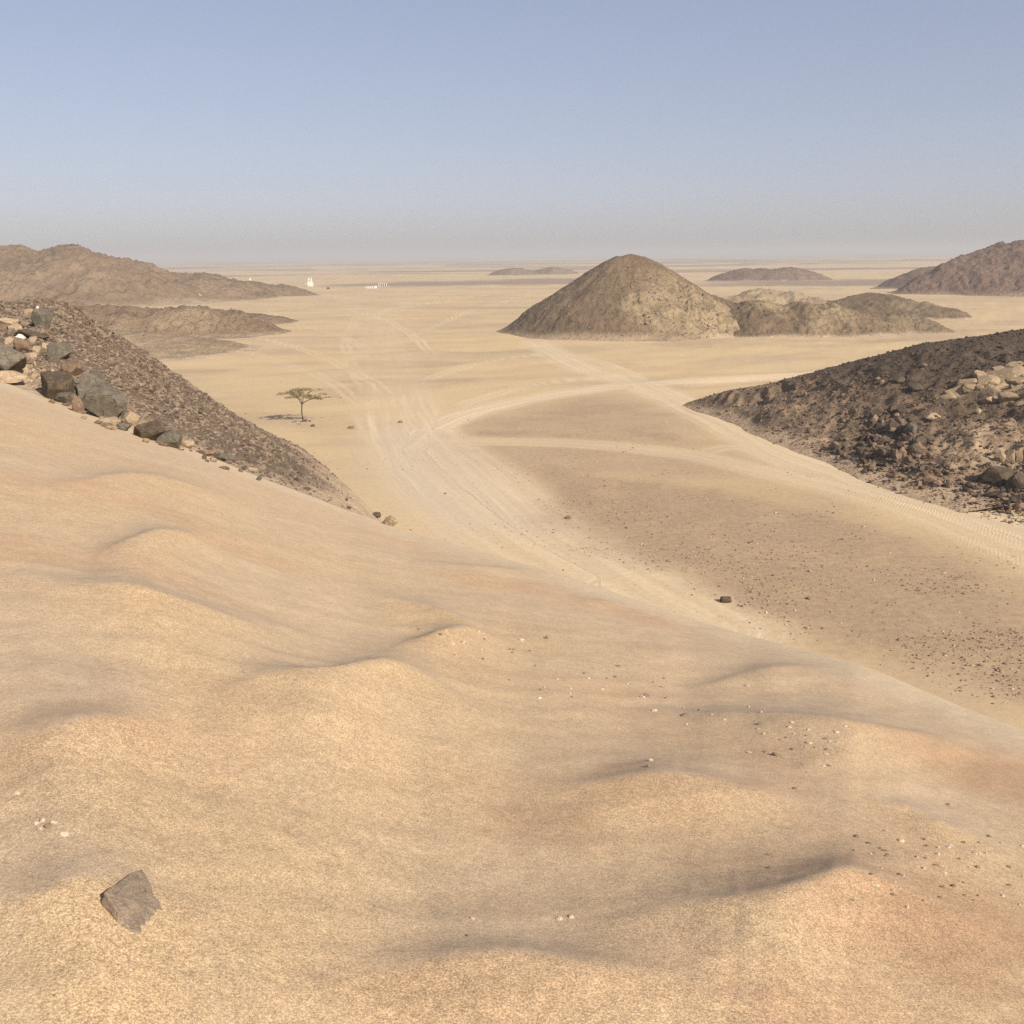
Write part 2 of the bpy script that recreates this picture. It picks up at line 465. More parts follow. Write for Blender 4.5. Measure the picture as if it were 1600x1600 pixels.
for pts, lee, wl, sl_ in CRESTS:
    q = smooth_curve(pts, 5)
    P = hit_fn(dune_base, q[:, 0], q[:, 1], 0.8, 40, 1200)
    for rise in (0, 1):                          # the crest itself stands A above the plain slope
        if rise: P = hit_fn(lambda x, y: dune_base(x, y) + A * 0.9, q[:, 0], q[:, 1], 0.8, 40, 1200)
        r = float(np.median(np.hypot(P[:, 0], P[:, 1])))
        h = float(np.median(EYE - P[:, 2]))
        wf = min(max(lee * r * r / (h * F) * 1.05, 0.03), 1.3)
        A = wf * sl_ * 1.1
    pa = np.arctan2(P[:, 0], P[:, 1]); o_ = np.argsort(pa)
    _C.append((pa[o_], np.hypot(P[:, 0], P[:, 1])[o_], wf, wf * wl * 0.75, A))

RUST = []                      # patches of rusty coarse grains: centre in the view, radius (px), strength
for qx, qy, rp, a in ((1450, 1450, 210, 0.85), (1540, 1210, 170, 0.8), (1000, 1250, 150, 0.45), (860, 1300, 120, 0.5), (370, 1110, 110, 0.4), (1000, 960, 110, 0.35), (700, 1570, 160, 0.35), (1180, 1400, 130, 0.4)):
    P = hit_fn(dune_base, [qx], [qy], 0.8, 40, 1200)[0]
    RUST.append((P[0], P[1], rp * math.sqrt(P[0] ** 2 + P[1] ** 2 + (P[2] - EYE) ** 2) / F * 1.25, a))
def dune_extra(x, y):
    """ripple height and grain coarseness"""
    r = np.hypot(x, y)
    h = np.zeros(x.shape); c = np.zeros(x.shape); tr_ = np.zeros(x.shape)
    az0 = np.arctan2(x, y)
    warp = 0.012 * r * fbm(x / 0.5, y / 0.5, 71, 3)
    for pa, pr, wf, wn, A in _C:
        m = (az0 > pa[0] - 0.06) & (az0 < pa[-1] + 0.06) & (r < pr.max() + wf * 8)
        if not m.any(): continue
        rc = np.interp(az0[m], pa, pr)
        d = r[m] - rc + warp[m]
        u = (az0[m] - pa[0]) / (pa[-1] - pa[0])
        end = sstep(-0.02, 0.5, u) * sstep(-0.02, 0.5, 1 - u)
        e_ = 0.10 * wf
        dd = np.sqrt(d * d + e_ * e_) - e_
        far = d > 0
        h[m] += A * end * np.where(far, np.exp(-dd / wf), np.exp(-(dd / wn) ** 1.3))
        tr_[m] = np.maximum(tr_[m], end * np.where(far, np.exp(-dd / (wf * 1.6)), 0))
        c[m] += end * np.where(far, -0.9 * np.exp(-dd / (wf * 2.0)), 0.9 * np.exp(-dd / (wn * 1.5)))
    h += 0.020 * fbm(x / 2.6, y / 1.7, 5, 3) + 0.012 * fbm(x / 0.8, y / 0.6, 9, 3) * sstep(1, 3, r)
    h += 0.010 * fbm((x + 0.5 * y) / 1.5, (y - 0.5 * x) / 0.45, 25, 3, 0.5, True) * sstep(0.8, 2.5, r)
    h += 0.05 * fbm(x / 6.5, y / 5.0, 15, 2) * sstep(3, 9, r)
    c = 0.45 + 0.60 * c + 0.45 * fbm(x / 2.2, y / 1.6, 21, 3)
    az = np.arctan2(x, y)
    rel = r / re_of(az)
    h *= 1 - 0.75 * sstep(0.75, 1.0, rel)
    c = c * (1 - 0.8 * sstep(0.6, 0.97, rel))
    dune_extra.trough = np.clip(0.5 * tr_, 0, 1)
    dune_extra.rust = np.zeros(x.shape)
    for cx, cy, rad, a in RUST:
        dune_extra.rust = np.maximum(dune_extra.rust, a * sstep(rad, rad * 0.25, np.hypot(x - cx, y - cy) + 0.35 * rad * fbm(x / (rad * .5), y / (rad * .5), 27, 4)))
    dune_extra.rim = sstep(0.86, 0.97, rel + 0.04 * fbm(x / 1.5, y / 1.5, 26, 3)) * 0.7
    return h, np.clip(c, 0, 1)

def dune_z(x, y):
    return dune_base(x, y) + dune_extra(np.asarray(x, float), np.asarray(y, float))[0]

# the scree spur that falls away behind the left end of the sand slope
SPUR = [(-560, 455, 38), (-250, 462, 38), (-60, 484, 39), (10, 487, 39.5), (60, 478, 40), (95, 482, 41), (130, 500, 42), (180, 530, 44), (240, 566, 47), (280, 591, 50), (330, 626, 54), (400, 667, 62), (440, 690, 68), (470, 706, 74), (510, 735, 82), (545, 768, 95)]
sp = np.array(SPUR, float)
saz, sk = polar(sp[:, 0], sp[:, 1])
S_END = float(saz[-1])
def spur_z(x, y):
    r = np.hypot(x, y); az = np.arctan2(x, y)
    azc = np.minimum(az, S_END)
    rs = np.interp(azc, saz, sp[:, 2]); hs = np.interp(azc, saz, sp[:, 2] * sk)
    re = re_of(azc); he = he_of(azc)
    r1 = re - 0.4; h1 = he - 0.02
    t = (r - r1) / (rs - r1)
    h = h1 + (hs - h1) * t
    h = h + softplus(r - rs - 0.6, 0.5) * 0.8                      # falls away beyond the crest
    h = h + np.maximum(r, 15) * np.maximum(az - S_END, 0) * 1.0   # and towards the valley
    h = h + softplus(re - 1.5 - r, 0.4) * 0.5                      # buried under the sand towards the eye
    rough = 0.16 * fbm(x / 2.2, y / 2.2, 31, 4, 0.6) + 0.10 * fbm(x / 0.7, y / 0.7, 33, 3, 0.6, True)
    rough += 0.5 * fbm(x / 7.0, y / 7.0, 37, 2) * sstep(0.25, 0.6, t)
    return EYE - h + rough * sstep(0.0, 0.12, t) * (1 - 0.6 * sstep(0.9, 1.0, t))

def ground_z(x, y):
    x = np.asarray(x, float); y = np.asarray(y, float)
    r = np.hypot(x, y)
    u_ = x * 0.88 + y * 0.47; v_ = y * 0.88 - x * 0.47
    z = 0.22 * fbm(x / 28, y / 18, 3, 3) * sstep(70, 140, r)
    z += 0.55 * fbm(u_ / 40, v_ / 11, 12, 4, 0.55) * sstep(130, 210, r) * (1 - 0.6 * sstep(500, 900, r))
    z += 1.1 * fbm(x / 190, y / 60, 4, 3) * sstep(170, 420, r)
    z += 5.0 * fbm(x / 1100, y / 320, 6, 3, 0.5, True) * sstep(800, 2500, r)
    z += 14.0 * fbm(x / 6000, y / 1500, 8, 2) * sstep(2500, 7000, r)
    return z

# hills: crest line seen from the eye, with its distance, flank slope and roughness
class Hill:
    def __init__(self, crest, slope, rough, rnd=1.5, seed=0, cell=0.5, base=0.0, pale=None, gully=0.0, sandy=0.35, fr=1.0):
        c = np.array(crest, float)
        n = 14
        q = []
        for a, b in zip(c[:-1], c[1:]):
            q += [a + (b - a) * t for t in np.linspace(0, 1, n, endpoint=False)]
        q.append(c[-1]); q = np.array(q)
        self.p = at_dist(q[:, 0], q[:, 1], q[:, 2])
        self.slope, self.rough, self.rnd, self.seed, self.cell, self.base = slope, rough, rnd, seed, cell, base
        self.pale = pale; self.gully = gully; self.sandy = sandy; self.fr = fr
        self.s = np.concatenate([[0], np.cumsum(np.hypot(*np.diff(self.p[:, :2], axis=0).T))])
    def raw(self, x, y):
        x = np.asarray(x, float); y = np.asarray(y, float)
        best = np.full(x.shape, -1e9); acc = np.zeros(x.shape); wgt = np.zeros(x.shape)
        k = 2.0 / max(self.rnd, 0.3)
        for (px_, py_, pz_), s in zip(self.p, self.s):
            d = np.hypot(x - px_, y - py_)
            v = pz_ - self.slope * (np.sqrt(d * d + self.rnd ** 2) - self.rnd)
            m = v > best
            sc = np.exp(np.minimum(k * (best - v), 0)) if False else None
            best = np.maximum(best, v)
        return best
    def z(self, x, y):
        x = np.asarray(x, float); y = np.asarray(y, float)
        v = self.raw(x, y)
        top = self.p[:, 2].max()
        H = max(top - self.base, 1.0)
        low = np.clip((v - self.base) / H, 0, 1)
        f = self.fr
        n = fbm(x / (14 * f), y / (14 * f), self.seed, 5, 0.55, True) * 0.6 + fbm(x / (5 * f), y / (5 * f), self.seed + 3, 4, 0.6) * 0.4
        v = v + self.rough * n * sstep(0.02, 0.3, low) * (0.35 + 0.65 * (1 - sstep(0.7, 1.0, low)))
        v = v + self.rough * 0.36 * fbm(x / (2.2 * f), y / (2.2 * f), self.seed + 5, 3, 0.6, True) * sstep(0.0, 0.15, low)
        if self.gully:                                   # water-cut gullies running down from the top
            ip = int(np.argmax(self.p[:, 2])); qx, qy = self.p[ip, 0], self.p[ip, 1]
            th = np.arctan2(x - qx, y - qy); dd = np.hypot(x - qx, y - qy)
            v = v + self.gully * fbm(th * 5.5 + 0.02 * dd, dd / 28, self.seed + 7, 4, 0.6, True) * sstep(3, 12, dd) * sstep(0.0, 0.2, low)
        # a hollowed, sanded-up foot
        foot = (v - self.base)
        v = self.base + np.where(foot < 0.25 * H, foot * (0.45 + 0.55 * np.clip(foot / (0.25 * H), 0, 1)), foot)
        return np.where(foot < 0, self.base + foot * 0.45, v)
    def mesh(self, name, mat, **kw):
        H = self.p[:, 2] - self.base
        reach = float(H.max()) / self.slope + 6 * self.fr
        x0, x1 = self.p[:, 0].min() - reach, self.p[:, 0].max() + reach
        y0, y1 = self.p[:, 1].min() - reach, self.p[:, 1].max() + reach
        nx, ny = int((x1 - x0) / self.cell) + 2, int((y1 - y0) / (self.cell * 1.3)) + 2
        X, Y = np.meshgrid(np.linspace(x0, x1, nx), np.linspace(y0, y1, ny))
        Z = self.z(X, Y)
        G = ground_z(X, Y)
        keep = Z > G - 0.6 * self.fr - 0.3
        Fq = grid_faces(ny, nx)
        kf = keep.ravel()[Fq].any(1)
        Fq = Fq[kf]
        used = np.unique(Fq)
        remap = np.full(nx * ny, -1); remap[used] = np.arange(len(used))
        top = H.max()
        hh = ((Z - self.base) / max(top, 1)).ravel()[used]
        xs, ys = X.ravel()[used], Y.ravel()[used]
        pale = np.zeros(len(used))
        if self.pale is not None:
            for (cx, cy, rad) in self.pale:
                pale = np.maximum(pale, 1 - sstep(0.45 * rad, rad, np.hypot(xs - cx, ys - cy) + rad * 0.22 * fbm(xs / (rad * 0.3), ys / (rad * 0.3), 77, 4)))
        n2 = fbm(xs / (16 * self.fr), ys / (16 * self.fr), self.seed + 9, 4)
        sandy = self.sandy * sstep(0.09, 0.0, hh + 0.05 * n2) * 1.6 + 0.2 * sstep(0.3, 0.6, n2) * self.sandy
        cx, cy = float(self.p[:, 0].mean()), float(self.p[:, 1].mean())
        me = mesh_from(name, np.stack([xs - cx, ys - cy, Z.ravel()[used]], -1), remap[Fq], mat, True, {'pale': pale, 'sandy': np.clip(sandy, 0, 1)})
        return add(name, me, (cx, cy, 0), kind='structure', **kw)

CONE = Hill([(968, 401, 306), (985, 398, 307), (1004, 402, 308), (1036, 425, 310), (1072, 447, 311), (1106, 462, 311), (1135, 471, 310), (1165, 477, 309), (1200, 484, 308), (1240, 493, 306)], 0.61, 0.9, 1.6, 11, 0.40, gully=0.5,
            pale=[tuple(at_dist(1072, 490, 288)[:2]) + (19,), tuple(at_dist(1110, 515, 284)[:2]) + (16,), tuple(at_dist(1030, 520, 284)[:2]) + (12,)])
SPUR2 = Hill([(1062, 444, 300), (1068, 462, 295), (1066, 486, 288), (1070, 508, 282)], 0.58, 2.2, 1.5, 19, 0.36, sandy=0.5, pale=[tuple(at_dist(1072, 490, 288)[:2]) + (40,)], fr=0.6)
LOW_A = Hill([(1100, 488, 300), (1150, 480, 302), (1178, 470, 304), (1200, 473, 306), (1222, 482, 306), (1246, 473, 306), (1270, 477, 308), (1298, 476, 308), (1318, 487, 308), (1345, 496, 306), (1375, 505, 304)], 0.38, 1.9, 1.0, 23, 0.5, sandy=0.55, fr=0.7, pale=[tuple(at_dist(1205, 475, 304)[:2]) + (9,), tuple(at_dist(1300, 478, 306)[:2]) + (10,)])
LOW_B = Hill([(1300, 490, 320), (1335, 482, 322), (1362, 476, 324), (1382, 481, 324), (1402, 486, 322), (1430, 497, 318), (1462, 508, 312)], 0.36, 1.5, 1.0, 29, 0.5, sandy=0.5, fr=0.7)
LOW_C = Hill([(1130, 468, 392), (1160, 459, 396), (1190, 450, 400), (1208, 455, 400), (1235, 460, 398), (1268, 466, 392)], 0.42, 2.0, 1.5, 31, 0.65, sandy=3.0, pale=[tuple(at_dist(1215, 462, 396)[:2]) + (14,)])
LOW_D = Hill([(1290, 474, 392), (1330, 464, 396), (1356, 458, 398), (1385, 462, 396), (1420, 471, 390), (1475, 483, 378)], 0.36, 1.3, 3.0, 37, 0.65, sandy=1.2)
TWIN = Hill([(1112, 440, 900), (1140, 429, 900), (1163, 421, 900), (1192, 421, 900), (1207, 423, 900), (1232, 419, 900), (1252, 424, 900), (1285, 438, 900)], 0.36, 2.5, 9.0, 41, 1.6, sandy=0.35, fr=2.2)
TINY = Hill([(768, 432, 1250), (790, 425, 1250), (804, 419, 1250), (820, 427, 1250)], 0.30, 2.0, 9.0, 43, 2.0, fr=2.2)
TINY2 = Hill([(825, 430, 1270), (845, 422, 1270), (862, 418, 1270), (878, 422, 1270), (898, 431, 1270)], 0.30, 2.0, 9.0, 47, 2.0, fr=2.2)
EAST = Hill([(1452, 434, 590), (1480, 422, 600), (1510, 406, 610), (1535, 394, 616), (1562, 386, 620), (1600, 379, 625), (1660, 368, 630), (1760, 362, 640), (1900, 372, 650)], 0.50, 3.6, 3.5, 53, 0.9, sandy=0.25, fr=1.4, gully=1.6)
EAST2 = Hill([(1412, 444, 700), (1430, 432, 700), (1450, 418, 700), (1478, 416, 700), (1500, 420, 700), (1560, 430, 700)], 0.46, 2.2, 5.0, 59, 1.2, sandy=0.35, fr=1.7)
WEST = Hill([(-330, 372, 640), (-180, 392, 630), (-60, 394, 620), (-10, 386, 615), (18, 387, 612), (45, 392, 610), (75, 392, 608), (95, 388, 606), (115, 386, 604), (133, 394, 602), (160, 407, 598), (187, 405, 600), (205, 411, 600), (230, 425, 596)], 0.42, 4.2, 3.0, 61, 0.95, sandy=0.4, fr=1.6, gully=2.0)
WEST2 = Hill([(225, 432, 600), (255, 428, 610), (292, 429, 616), (322, 428, 620), (346, 437, 622), (368, 446, 622), (388, 452, 620)], 0.34, 3.0, 2.5, 67, 0.95, sandy=0.4, fr=1.3, gully=1.0)
WEST3 = Hill([(362, 452, 640), (378, 443, 640), (391, 439, 640), (408, 446, 640), (424, 449, 640), (442, 446, 640), (456, 451, 636), (472, 459, 630)], 0.32, 1.5, 4.0, 71, 0.9, sandy=0.4, fr=1.4)
NEARW = Hill([(-260, 470, 330), (-100, 476, 330), (40, 482, 330), (110, 478, 330), (160, 481, 330), (205, 483, 330), (232, 487, 328), (262, 483, 328), (292, 483, 328), (322, 484, 328), (345, 487, 328), (372, 496, 326), (402, 506, 322)], 0.36, 2.2, 3.0, 73, 0.5, sandy=0.35, fr=0.9, pale=[tuple(at_dist(290, 497, 318)[:2]) + (12,)])
NEARW2 = Hill([(70, 522, 268), (120, 516, 268), (170, 517, 268), (215, 521, 268), (238, 525, 268)], 0.16, 0.8, 2.0, 79, 0.5, sandy=1.8, fr=0.6)
NEARW3 = Hill([(330, 490, 380), (365, 489, 380), (400, 491, 378), (414, 495, 374)], 0.2, 0.8, 2.0, 83, 0.6, sandy=0.5, fr=0.6)

# the dark rocky ridge on the right
RIDGE = Hill([(1072, 632, 152), (1105, 622, 150), (1140, 613, 148), (1200, 603, 146), (1270, 584, 144), (1330, 568, 143), (1380, 556, 142), (1440, 540, 142), (1490, 534, 142), (1540, 527, 142), (1600, 517, 143), (1700, 500, 146), (1850, 486, 150), (2050, 490, 155)],
             0.42, 0.9, 2.0, 91, 0.22, sandy=0.5, fr=0.45)
RP = {'craggy': [(1285, 705), (1340, 690), (1375, 645), (1420, 640), (1440, 680), (1440, 715), (1360, 722)], 'ledge': [(1280, 705), (1380, 722), (1470, 722), (1510, 760), (1440, 768), (1340, 735)],
      'pale': [(1465, 622), (1500, 600), (1545, 580), (1615, 572), (1640, 590), (1600, 606), (1545, 610), (1500, 622)], 'pale2': [(1535, 628), (1565, 612), (1630, 612), (1600, 632)],
      'tan': [(1470, 700), (1500, 660), (1600, 650), (1680, 690), (1680, 730), (1560, 740), (1490, 730)], 'cliff': [(1548, 716), (1560, 702), (1640, 696), (1640, 722)], 'east': [(1500, 765), (1540, 735), (1680, 730), (1680, 790), (1560, 800)]}
FOOT = np.array([(1060, 633), (1110, 650), (1150, 667), (1200, 692), (1250, 709), (1290, 724), (1340, 749), (1430, 779), (1500, 801), (1560, 813), (1600, 824), (1700, 850), (1850, 886), (2050, 930)], float)
_q = np.array([(1072, 632, 152), (1105, 622, 150), (1140, 613, 148), (1200, 603, 146), (1270, 584, 144), (1330, 568, 143), (1380, 556, 142), (1440, 540, 142), (1490, 534, 142), (1540, 527, 142), (1600, 517, 143), (1700, 500, 146), (1850, 486, 150), (2050, 490, 155)], float)
_ca, _ck = polar(_q[:, 0], _q[:, 1]); _fa, _fk = polar(FOOT[:, 0], FOOT[:, 1])
def ridge_z(x, y):
    az, r = np.arctan2(x, y), np.hypot(x, y)
    rc = np.interp(az, _ca, _q[:, 2]); zc = EYE - np.interp(az, _ca, _q[:, 2] * _ck)
    rf = np.interp(az, _fa, EYE / _fk) + 1.6 * fbm(x / 6, y / 6, 101, 4)
    rf = np.minimum(rf, rc - 2)
    t = (r - rf) / (rc - rf)
    z = zc * (0.62 * np.clip(t, 0, 1) + 0.38 * np.clip(t, 0, 1) ** 2.0) + np.minimum(t, 0) * 8
    z = z + 0.5 * sstep(0.7, 1.0, t) - softplus(r - rc, 0.8) * 0.45 - 0.8 * np.maximum(_ca[0] - az, 0) * r
    inner = sstep(0.4, 2.0, z) * (1 - 0.8 * sstep(0.85, 1.0, t))
    steps = 1.7
    q = z + 1.1 * fbm(x / 5, y / 5, 95, 3)
    fr_ = q / steps - np.floor(q / steps)
    terr = (np.floor(q / steps) + sstep(0.55, 0.85, fr_)) * steps - q
    m = sstep(0.0, 0.35, fbm(x / 17, y / 17, 97, 2) + 0.15)
    bulk = 1.3 * fbm(x / 14, y / 14, 96, 3) * inner * (1 - sstep(0.6, 0.95, t))
    return z + bulk + terr * 0.6 * m * inner + 0.35 * inner * fbm(x / 1.3, y / 1.3, 99, 4, 0.6, True) + 0.5 * inner * fbm(x / 4, y / 4, 98, 3, 0.55, True)
RIDGE.z = ridge_z
ALL_HILLS = [CONE, SPUR2, LOW_A, LOW_B, LOW_C, LOW_D, TWIN, TINY, TINY2, EAST, EAST2, WEST, WEST2, WEST3, NEARW, NEARW2, NEARW3, RIDGE]

def near_z(x, y):
    """the sand slope, the scree spur, the right ridge and the valley floor"""
    z = np.maximum(dune_z(x, y), ground_z(x, y))
    az = np.arctan2(x, y)
    z = np.maximum(z, np.where(az < 0.1, spur_z(x, y), -50))
    return np.maximum(z, np.where((az > 0.15) & (np.hypot(x, y) > 60) & (np.hypot(x, y) < 200), ridge_z(x, y), -50))

def hit(px, py, r0=1.0, r1=400, n=1500):
    return hit_fn(near_z, px, py, r0, r1, n)

# ------------------------------------------------------------------ masks of the valley floor
T_MAIN = px_curve([(1120, 985), (1010, 925), (930, 880), (860, 838), (800, 790), (740, 735), (690, 690), (660, 655), (640, 610), (620, 560), (600, 510), (640, 470), (740, 448), (830, 432)])
T_LEFT = px_curve([(900, 905), (800, 850), (720, 800), (660, 750), (625, 700), (605, 640), (590, 570), (580, 520), (560, 480), (500, 455)])
T_ARC = px_curve([(640, 700), (680, 668), (750, 642), (850, 620), (960, 605), (1100, 596), (1240, 588), (1330, 576), (1500, 545)])
T_RIGHT = px_curve([(1750, 925), (1600, 868), (1480, 815), (1350, 775), (1200, 738), (1080, 712), (950, 697), (820, 690), (720, 690), (660, 690)])
T_FOOT = px_curve([(1700, 860), (1560, 815), (1440, 782), (1340, 748), (1240, 715), (1160, 675), (1100, 645), (1040, 618), (960, 590), (900, 570), (830, 530)])
T_FAR = px_curve([(1010, 600), (950, 570), (880, 552), (800, 540)])
G_TRI = px_poly([(690, 688), (760, 650), (850, 630), (940, 622), (1010, 635), (1060, 665), (1085, 695), (1030, 704), (900, 690), (780, 690)])
G_MAIN = px_poly([(790, 735), (860, 722), (960, 735), (1080, 748), (1200, 768), (1330, 800), (1480, 852), (1640, 915), (1760, 1000), (1750, 1110), (1600, 1085), (1400, 1050), (1200, 990), (1080, 935), (990, 895), (900, 842), (830, 790)])
G_HULL = px_poly([(690, 690), (760, 645), (860, 625), (960, 616), (1050, 650), (1180, 722), (1350, 785), (1480, 830), (1640, 895), (1760, 990), (1750, 1110), (1600, 1085), (1400, 1050), (1200, 990), (1080, 935), (980, 885), (850, 790), (760, 730)])
P_DUST = px_poly([(560, 690), (640, 665), (700, 700), (760, 760), (840, 830), (700, 850), (600, 800)])

WHEELS = [px_curve(p) for p in ([(690, 700), (600, 655), (500, 590), (400, 555), (300, 540)], [(640, 640), (560, 585), (470, 545), (380, 528), (300, 532)], [(650, 600), (740, 570), (840, 555), (960, 560)],
    [(600, 560), (520, 520), (440, 500), (420, 480)], [(620, 540), (700, 500), (790, 470), (850, 452)], [(560, 500), (640, 478), (740, 462), (820, 456)], [(1000, 600), (950, 575), (900, 560), (850, 556)],
    [(1010, 598), (980, 580), (930, 566), (880, 560)], [(700, 640), (780, 615), (860, 598), (960, 590)], [(590, 640), (560, 590), (540, 540), (560, 490)], [(680, 560), (640, 520), (600, 500), (520, 480)],
    [(720, 800), (640, 740), (590, 690), (560, 640)], [(820, 870), (760, 800), (700, 740), (640, 700)], [(1080, 712), (1160, 700), (1260, 742), (1380, 790)], [(1160, 596), (1240, 592), (1300, 600), (1240, 640)])]
def ground_masks(x, y):
    r = np.hypot(x, y)
    wx = x + 0.5 * fbm(x / 9, y / 9, 41, 3); wy = y + 0.5 * fbm(x / 9, y / 9, 42, 3)
    gx_ = x + 4.5 * fbm(x / 16, y / 16, 47, 4); gy_ = y + 4.5 * fbm(x / 16, y / 16, 48, 4)
    tr = np.zeros(x.shape); across = np.zeros(x.shape); along = np.zeros(x.shape); bestd = np.full(x.shape, 1e9)
    for pts, wd, a in ((T_MAIN, 5.0, 0.8), (T_LEFT, 4.5, 0.6), (T_ARC, 3.6, 1.0), (T_FOOT, 4.5, 0.75), (T_FAR, 1.6, 0.5), (T_RIGHT, 3.2, 0.55)):
        d, s, al, L = seg_dist(wx, wy, pts)
        m = a * (1 - sstep(wd * 0.45, wd * 1.25, d)) * sstep(0, 0.06 * L, L - al)
        if pts is T_MAIN or pts is T_LEFT: m = m * (1 - 0.72 * sstep(120, 200, r))
        tr = np.maximum(tr, m)
        near = d < bestd
        across = np.where(near, d * s, across); along = np.where(near, al, along); bestd = np.minimum(bestd, d)
    for k_, pts in enumerate(WHEELS):
        d, s, al, L = seg_dist(wx, wy, pts)
        off = np.abs(d - 0.85)                                   # a pair of wheel lines
        m = (0.45 + 0.2 * (k_ % 3)) * (1 - sstep(0.25, 0.75, off)) * sstep(0, 0.15 * L, al) * sstep(0, 0.15 * L, L - al)
        tr = np.maximum(tr, m)
        near = (m > 0.05) & (bestd > 3)
        across = np.where(near, 3 + 0 * d, across)
    gr = np.maximum(soft_poly(gx_, gy_, G_TRI, 5.0) * 0.75, soft_poly(gx_, gy_, G_MAIN, 4.5))
    gr = np.clip(gr + 0.35 * fbm(x / 3.2, y / 3.2, 49, 4) * sstep(0.02, 0.3, gr), 0, 1) * 0.92
    gr = np.maximum(gr, (0.50 + 0.25 * fbm(x / 9, y / 6, 50, 4)) * soft_poly(gx_, gy_, G_HULL, 7.0))
    d, s, al, L = seg_dist(wx, wy, T_RIGHT)
    wash = (1 - sstep(2.0, 4.2, d))
    gr = gr * (1 - 0.5 * (1 - sstep(1.5, 4.0, d)))
    gr2 = sstep(0.05, 0.5, fbm(x / 22, y / 12, 44, 4)) * 0.42 * sstep(90, 130, r) * (1 - sstep(300, 600, r))
    gr = np.maximum(gr, gr2 * (1 - tr))
    tr = tr * (1 - gr * 0.5)
    pale = soft_poly(wx, wy, P_DUST, 6.0) * 0.65 * (0.65 + 0.5 * fbm(across / 1.3, along / 30, 46, 3))
    # dark gravel flats far out, in long bands
    band = fbm(x / 300, y / 150, 51, 5) + 0.12
    dk = sstep(0.05, 0.30, band) * 0.9 * sstep(420, 800, r)
    dk = np.maximum(dk, sstep(0.22, 0.5, fbm(x / 70, y / 40, 52, 4)) * 0.38 * sstep(280, 420, r) * (1 - sstep(900, 1400, r)))
    return {'gravel': gr, 'track': tr, 'across': across, 'along': along, 'wash': wash, 'pale': np.clip(pale, 0, 1), 'dark': dk}

# ------------------------------------------------------------------ build the ground
def az_list(fine, n_f, n_c):
    a = np.linspace(-fine, fine, n_f)
    b = np.linspace(fine, 2 * PI - fine, n_c)[1:-1]
    return np.concatenate([a, b])                # goes all the way round

def wrap_faces(nrow, ncol):
    i = np.arange(nrow - 1)[:, None] * ncol
    j = np.arange(ncol)[None, :]; k = (j + 1) % ncol
    return np.stack([i + j, i + k, i + ncol + k, i + ncol + j], -1).reshape(-1, 4)

az = az_list(R(34), 600, 60)
dep = np.concatenate([np.linspace(34, 1.2, 420), np.geomspace(1.19, 0.085, 70)])
rr = EYE / np.tan(np.radians(dep))
rr = np.concatenate([[4, 10, 20], rr, [17000, 20000]])
A, RRR = np.meshgrid(az, rr)
X = RRR * np.sin(A); Y = RRR * np.cos(A)
Z = ground_z(X, Y)
gm = ground_masks(X.ravel(), Y.ravel())
me = mesh_from('desert_ground', np.stack([X, Y, Z], -1).reshape(-1, 3), wrap_faces(len(rr), len(az))[:, ::-1], M['ground'], True, gm)
add('desert_ground', me, kind='structure', label='pale sandy desert floor with tyre tracks and brown gravel flats')

az = az_list(R(34), 430, 70)
t = np.concatenate([np.geomspace(0.02, 1.0, 330)])
re = re_of((az + PI) % (2 * PI) - PI)
rows = [re * q for q in t] + [re + q for q in np.concatenate([np.linspace(0.1, 2, 14), np.geomspace(2.3, 46, 22)])]
RRR = np.array(rows); A = np.broadcast_to(az, RRR.shape)
X = RRR * np.sin(A); Y = RRR * np.cos(A)
E, Cc = dune_extra(X.ravel(), Y.ravel())
Z = dune_base(X, Y) + E.reshape(X.shape)
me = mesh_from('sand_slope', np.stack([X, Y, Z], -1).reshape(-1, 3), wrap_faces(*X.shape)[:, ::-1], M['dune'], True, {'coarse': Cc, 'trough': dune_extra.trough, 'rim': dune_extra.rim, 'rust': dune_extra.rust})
add('sand_slope', me, kind='structure', label='rippled orange and beige sand slope in the foreground')

# scree spur
a_ = np.linspace(saz[0], S_END + R(7), 330)
re = re_of(np.minimum(a_, S_END))
rs = np.interp(np.minimum(a_, S_END), saz, sp[:, 2])
tt = np.concatenate([np.linspace(-0.15, 1.0, 330), 1 + np.geomspace(0.01, 0.9, 24)])
RRR = re[None, :] + (rs - re)[None, :] * tt[:, None]
A = np.broadcast_to(a_, RRR.shape)
X = RRR * np.sin(A); Y = RRR * np.cos(A); Z = spur_z(X, Y)
sn = fbm(X / 5, Y / 5, 35, 4)
sandy = sstep(0.10, 0.0, tt)[:, None] * 0.9 + 0 * X + 0.95 * sstep(S_END - R(3.2), S_END - R(0.2), A + R(1.6) * sn) + 0.3 * sstep(0.3, 0.6, sn)
sandy = sandy + 0.8 * sstep(R(-20), R(-25), A) * sstep(0.25, 0.1, tt)[:, None]
me = mesh_from('scree_spur', np.stack([X, Y, Z], -1).reshape(-1, 3), grid_faces(*X.shape)[:, ::-1], M['scree'], True, {'sandy': np.clip(sandy, 0, 1).ravel(), 'pale': np.zeros(X.size)})
add('scree_spur', me, kind='structure', label='dark brown scree spur running down from the left behind the sand slope')

